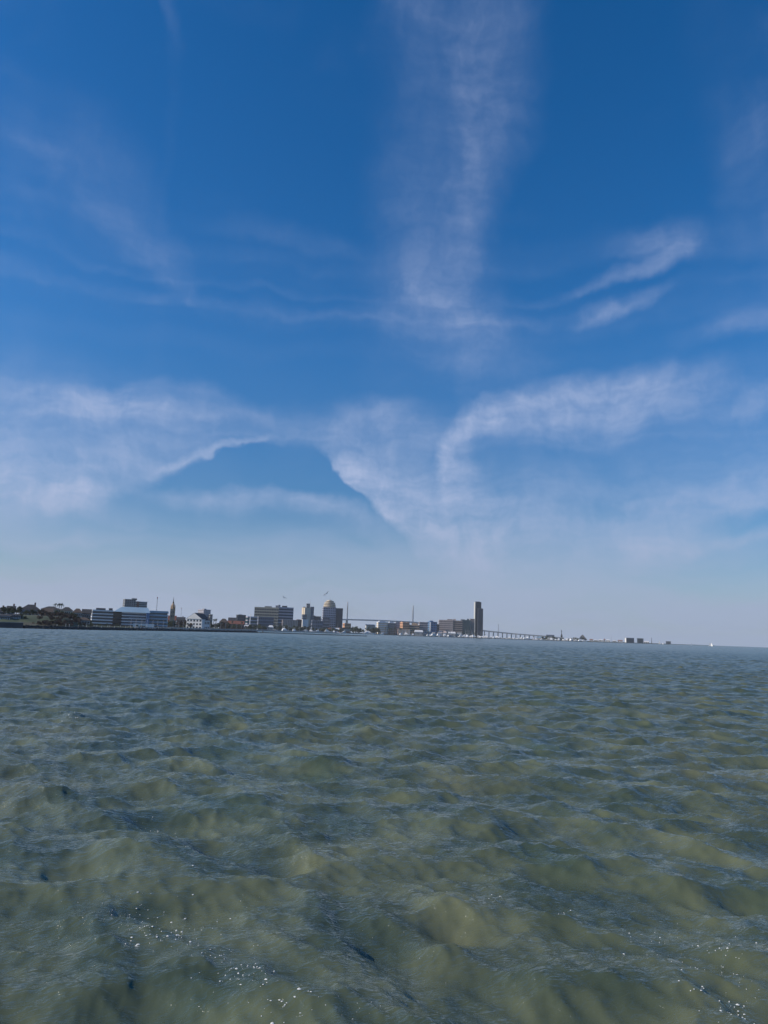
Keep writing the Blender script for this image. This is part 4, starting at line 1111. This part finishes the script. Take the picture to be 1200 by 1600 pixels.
for k in range(40):
    px = 205 + k * 8.2 + rg.uniform(-1, 1); D = shore_d(px) + 8
    t_ = thing('street_lamp', 'double-armed street lamp on the promenade in front of ' + by(px), 'street lamp', frame_at(px, D, land_z(px, D)), 'street lamps along the promenade')
    put(link('shaft', LAMP_S), WM[t_.name], t_); a_ = put(link('arm', LAMP_A), WM[t_.name], t_)
    put(link('lamp_head', LAMP_H), WM[t_.name], a_); put(link('lamp_head', LAMP_H), WM[t_.name] @ Matrix.Rotation(math.pi, 4, 'Z'), a_)
SAIL_MAIN = poly('mainsail', [(-.1, 0, 2.6), (-4.6, .25, 2.7), (-.1, .05, 15.5), (-.1, .06, 2.6), (-4.6, .31, 2.7), (-.1, .11, 15.5), (-2.0, .7, 8)], [(0, 1, 6), (1, 2, 6), (2, 0, 6), (3, 5, 4)], sailm)
SAIL_JIB = poly('jib', [(5.2, 0, 1.4), (.4, .3, 2.2), (.2, .05, 14), (2.0, .8, 6), (5.2, .06, 1.4), (.4, .36, 2.2), (.2, .11, 14)], [(0, 1, 3), (1, 2, 3), (2, 0, 3), (4, 6, 5)], sailm)
def sailing(label, px, ytop, D, yaw):
    t_ = thing('sailboat', label, 'sailboat', frame_at(px, D, 0, yaw))
    s = (ztop(px, ytop, D)) / 16.0; W = WM[t_.name] @ Matrix.Diagonal((s, s, s, 1))
    for nm, me_ in (('hull', HULL_S), ('cabin', CAB_S), ('mast', MAST), ('boom', BOOM), ('mainsail', SAIL_MAIN), ('jib', SAIL_JIB)): put(link(nm, me_), W, t_)
sailing('white sailboat under full sail alone on the open water, taller of the pair', 1109, 1003.6, 2600, 20)
sailing('white sailboat close behind the taller one on the open water', 1111.8, 1003.9, 2680, -25)
sailing('white sailing boat off the platform building at the end of the far shore', 1080.5, 1004.5, 3300, 30)
sailing('white sailing boat off the thin dark stack', 1030.5, 1000.5, 3000, 15)
sailing('small white sailing boat between dark stack and platform building', 1035.5, 1004, 3100, -20)
# small dark skiff in open water
p_ = P2(624, 1150); t_ = thing('skiff', 'small low skiff alone in open water before the hotels', 'boat', frame_at(624, 1100, 0, 12))
W = WM[t_.name] @ Matrix.Diagonal((.55, .55, .45, 1))
put(link('hull', HULL_S), W, t_); put(link('cabin', CAB_S), W, t_)

# ------------------------------------------------------------------ gulls
gullw = mat('gull_white', (0.75, 0.75, 0.75), .8); gullg = mat('gull_grey', (0.28, 0.29, 0.31), .8); beakm = mat('gull_beak', (0.5, 0.3, 0.05), .6)
def gull(label, px, py, D, bank, up):
    x, y = spot(px, D); z = ztop(px, py, D)
    W = Matrix.Translation((x, y, z)) @ Matrix.Rotation(R(60), 4, 'Z') @ Matrix.Rotation(R(bank), 4, 'X')
    t_ = thing('gull', label, 'bird', W)
    prof = [(-.24, .02), (-.16, .05), (-.04, .075), (.08, .07), (.15, .045), (.19, .045), (.225, .03), (.24, .008)]
    V, F = [], []; n = 8
    for x_, r_ in prof:
        for k in range(n): V.append((x_, r_ * math.cos(2 * math.pi * k / n), r_ * .9 * math.sin(2 * math.pi * k / n)))
    for i in range(len(prof) - 1):
        for k in range(n): F.append((i * n + k, i * n + (k + 1) % n, i * n + n + (k + 1) % n, i * n + n + k))
    F += [tuple(range(n))[::-1], tuple((len(prof) - 1) * n + k for k in range(n))]
    child('body', poly('body', V, F, gullw, True), t_)
    for s in (-1, 1):
        st = [(.05, .10, .0, .10), (.28, .13, up * .13, .085), (.52, .05, up * .10, .06), (.72, -.08, up * .02, .01)]
        V, F = [], []
        for d_, xo, z_, c in st:
            V += [(xo, s * d_, z_ + .012), (xo - c * 2, s * d_, z_ + .008), (xo - c * 2, s * d_, z_ - .004), (xo, s * d_, z_ - .012)]
        for i in range(3):
            for k in range(4): F.append((i * 4 + k, i * 4 + (k + 1) % 4, i * 4 + 4 + (k + 1) % 4, i * 4 + 4 + k))
        F += [(0, 1, 2, 3), (12, 13, 14, 15)]
        child('wing', poly('wing', V, F, gullg), t_)
    child('tail', poly('tail', [(-.22, -.03, .01), (-.22, .03, .01), (-.36, .07, 0), (-.36, -.07, 0), (-.22, 0, -.012)], [(0, 1, 2, 3), (0, 4, 1), (1, 4, 2), (2, 4, 3), (3, 4, 0)], gullw), t_)
    child('beak', lathe('beak', [(.018, 0), (.004, .05)], beakm, 6), t_, W @ Matrix.Translation((.24, 0, 0)) @ Matrix.Rotation(R(90), 4, 'Y'))
gull('gull banking with raised wings above the wide two-winged slab', 441, 934, 150, 25, 1.6)
gull('gull flying just above the domed tower', 507.5, 927.5, 140, -35, 1.2)
gull('gull gliding low beside the rotunda of the domed tower', 505.3, 931.0, 260, 15, 1.0)

# ------------------------------------------------------------------ foam flecks
rgf = random.Random(77)
def water_at(px, py):
    d_ = ray(px, py); s = -CAM_H / d_.z
    return d_.x * s, d_.y * s
V, F = [], []
FS = 0.62
def fleck(x, y, r_):
    z = float(sea(np.array([x]), np.array([y]))[0][0]); dxy = sea(np.array([x]), np.array([y]))
    x += float(dxy[1][0]); y += float(dxy[2][0]); z = float(dxy[0][0]) + r_ * .3
    m0 = len(V); n = 6; a0 = rgf.uniform(0, 6)
    V.append((x, y, z + r_ * .5))
    el_ = rgf.uniform(.6, 1.7)
    for k in range(n):
        q = a0 + 2 * math.pi * k / n; rr_ = r_ * rgf.uniform(.6, 1.2)
        V.append((x + math.cos(q) * rr_ * el_, y + math.sin(q) * rr_, z - r_ * .2))
    for k in range(n): F.append((m0, m0 + 1 + k, m0 + 1 + (k + 1) % n))
clusters = [(215, 1425, 60, 40, 60, .020), (240, 1470, 50, 22, 45, .022), (300, 1450, 80, 50, 30, .016), (345, 1520, 60, 40, 45, .020), (380, 1550, 50, 30, 30, .022), (440, 1595, 60, 16, 22, .026), (540, 1590, 60, 20, 12, .014), (1060, 1470, 60, 40, 30, .015), (1120, 1500, 60, 50, 50, .019), (1150, 1575, 60, 35, 45, .024), (995, 1450, 14, 10, 4, .026),
            (880, 1420, 20, 6, 8, .014), (120, 1120, 30, 8, 40, .035), (230, 1290, 40, 14, 40, .02), (780, 1395, 20, 8, 10, .014), (640, 1440, 160, 100, 24, .010), (400, 1350, 260, 90, 40, .010), (1000, 1330, 160, 60, 26, .012)]
for cx, cy, sx, sy, n, r_ in clusters:
    for _ in range(n):
        px, py = rgf.gauss(cx, sx * .55), rgf.gauss(cy, sy * .55)
        if py > 1700 or py < 1060: continue
        x, y = water_at(px, py); fleck(x, y, FS * r_ * rgf.choice((.35, .4, .5, .6, .8, 1.2)))
foam = link('foam', poly('foam', V, F, foamm, True)); foam['kind'] = 'stuff'; foam['label'] = 'scattered small white foam flecks floating on the water'

# ------------------------------------------------------------------ sea air
hz = bpy.data.materials.new('sea_haze'); hz.use_nodes = True
t = hz.node_tree; t.nodes.remove(t.nodes['Principled BSDF'])
pv = t.nodes.new('ShaderNodeVolumePrincipled')
pv.inputs['Color'].default_value = (0.90, 0.94, 1.0, 1); pv.inputs['Density'].default_value = 5e-5; pv.inputs['Anisotropy'].default_value = 0.2
t.links.new(pv.outputs[0], t.nodes['Material Output'].inputs['Volume'])
haze = link('haze', box('haze', -9500, 9500, -9500, 9500, -4.0, 185.0, hz)); haze['kind'] = 'stuff'; haze['label'] = 'thin pale sea haze over the bay'
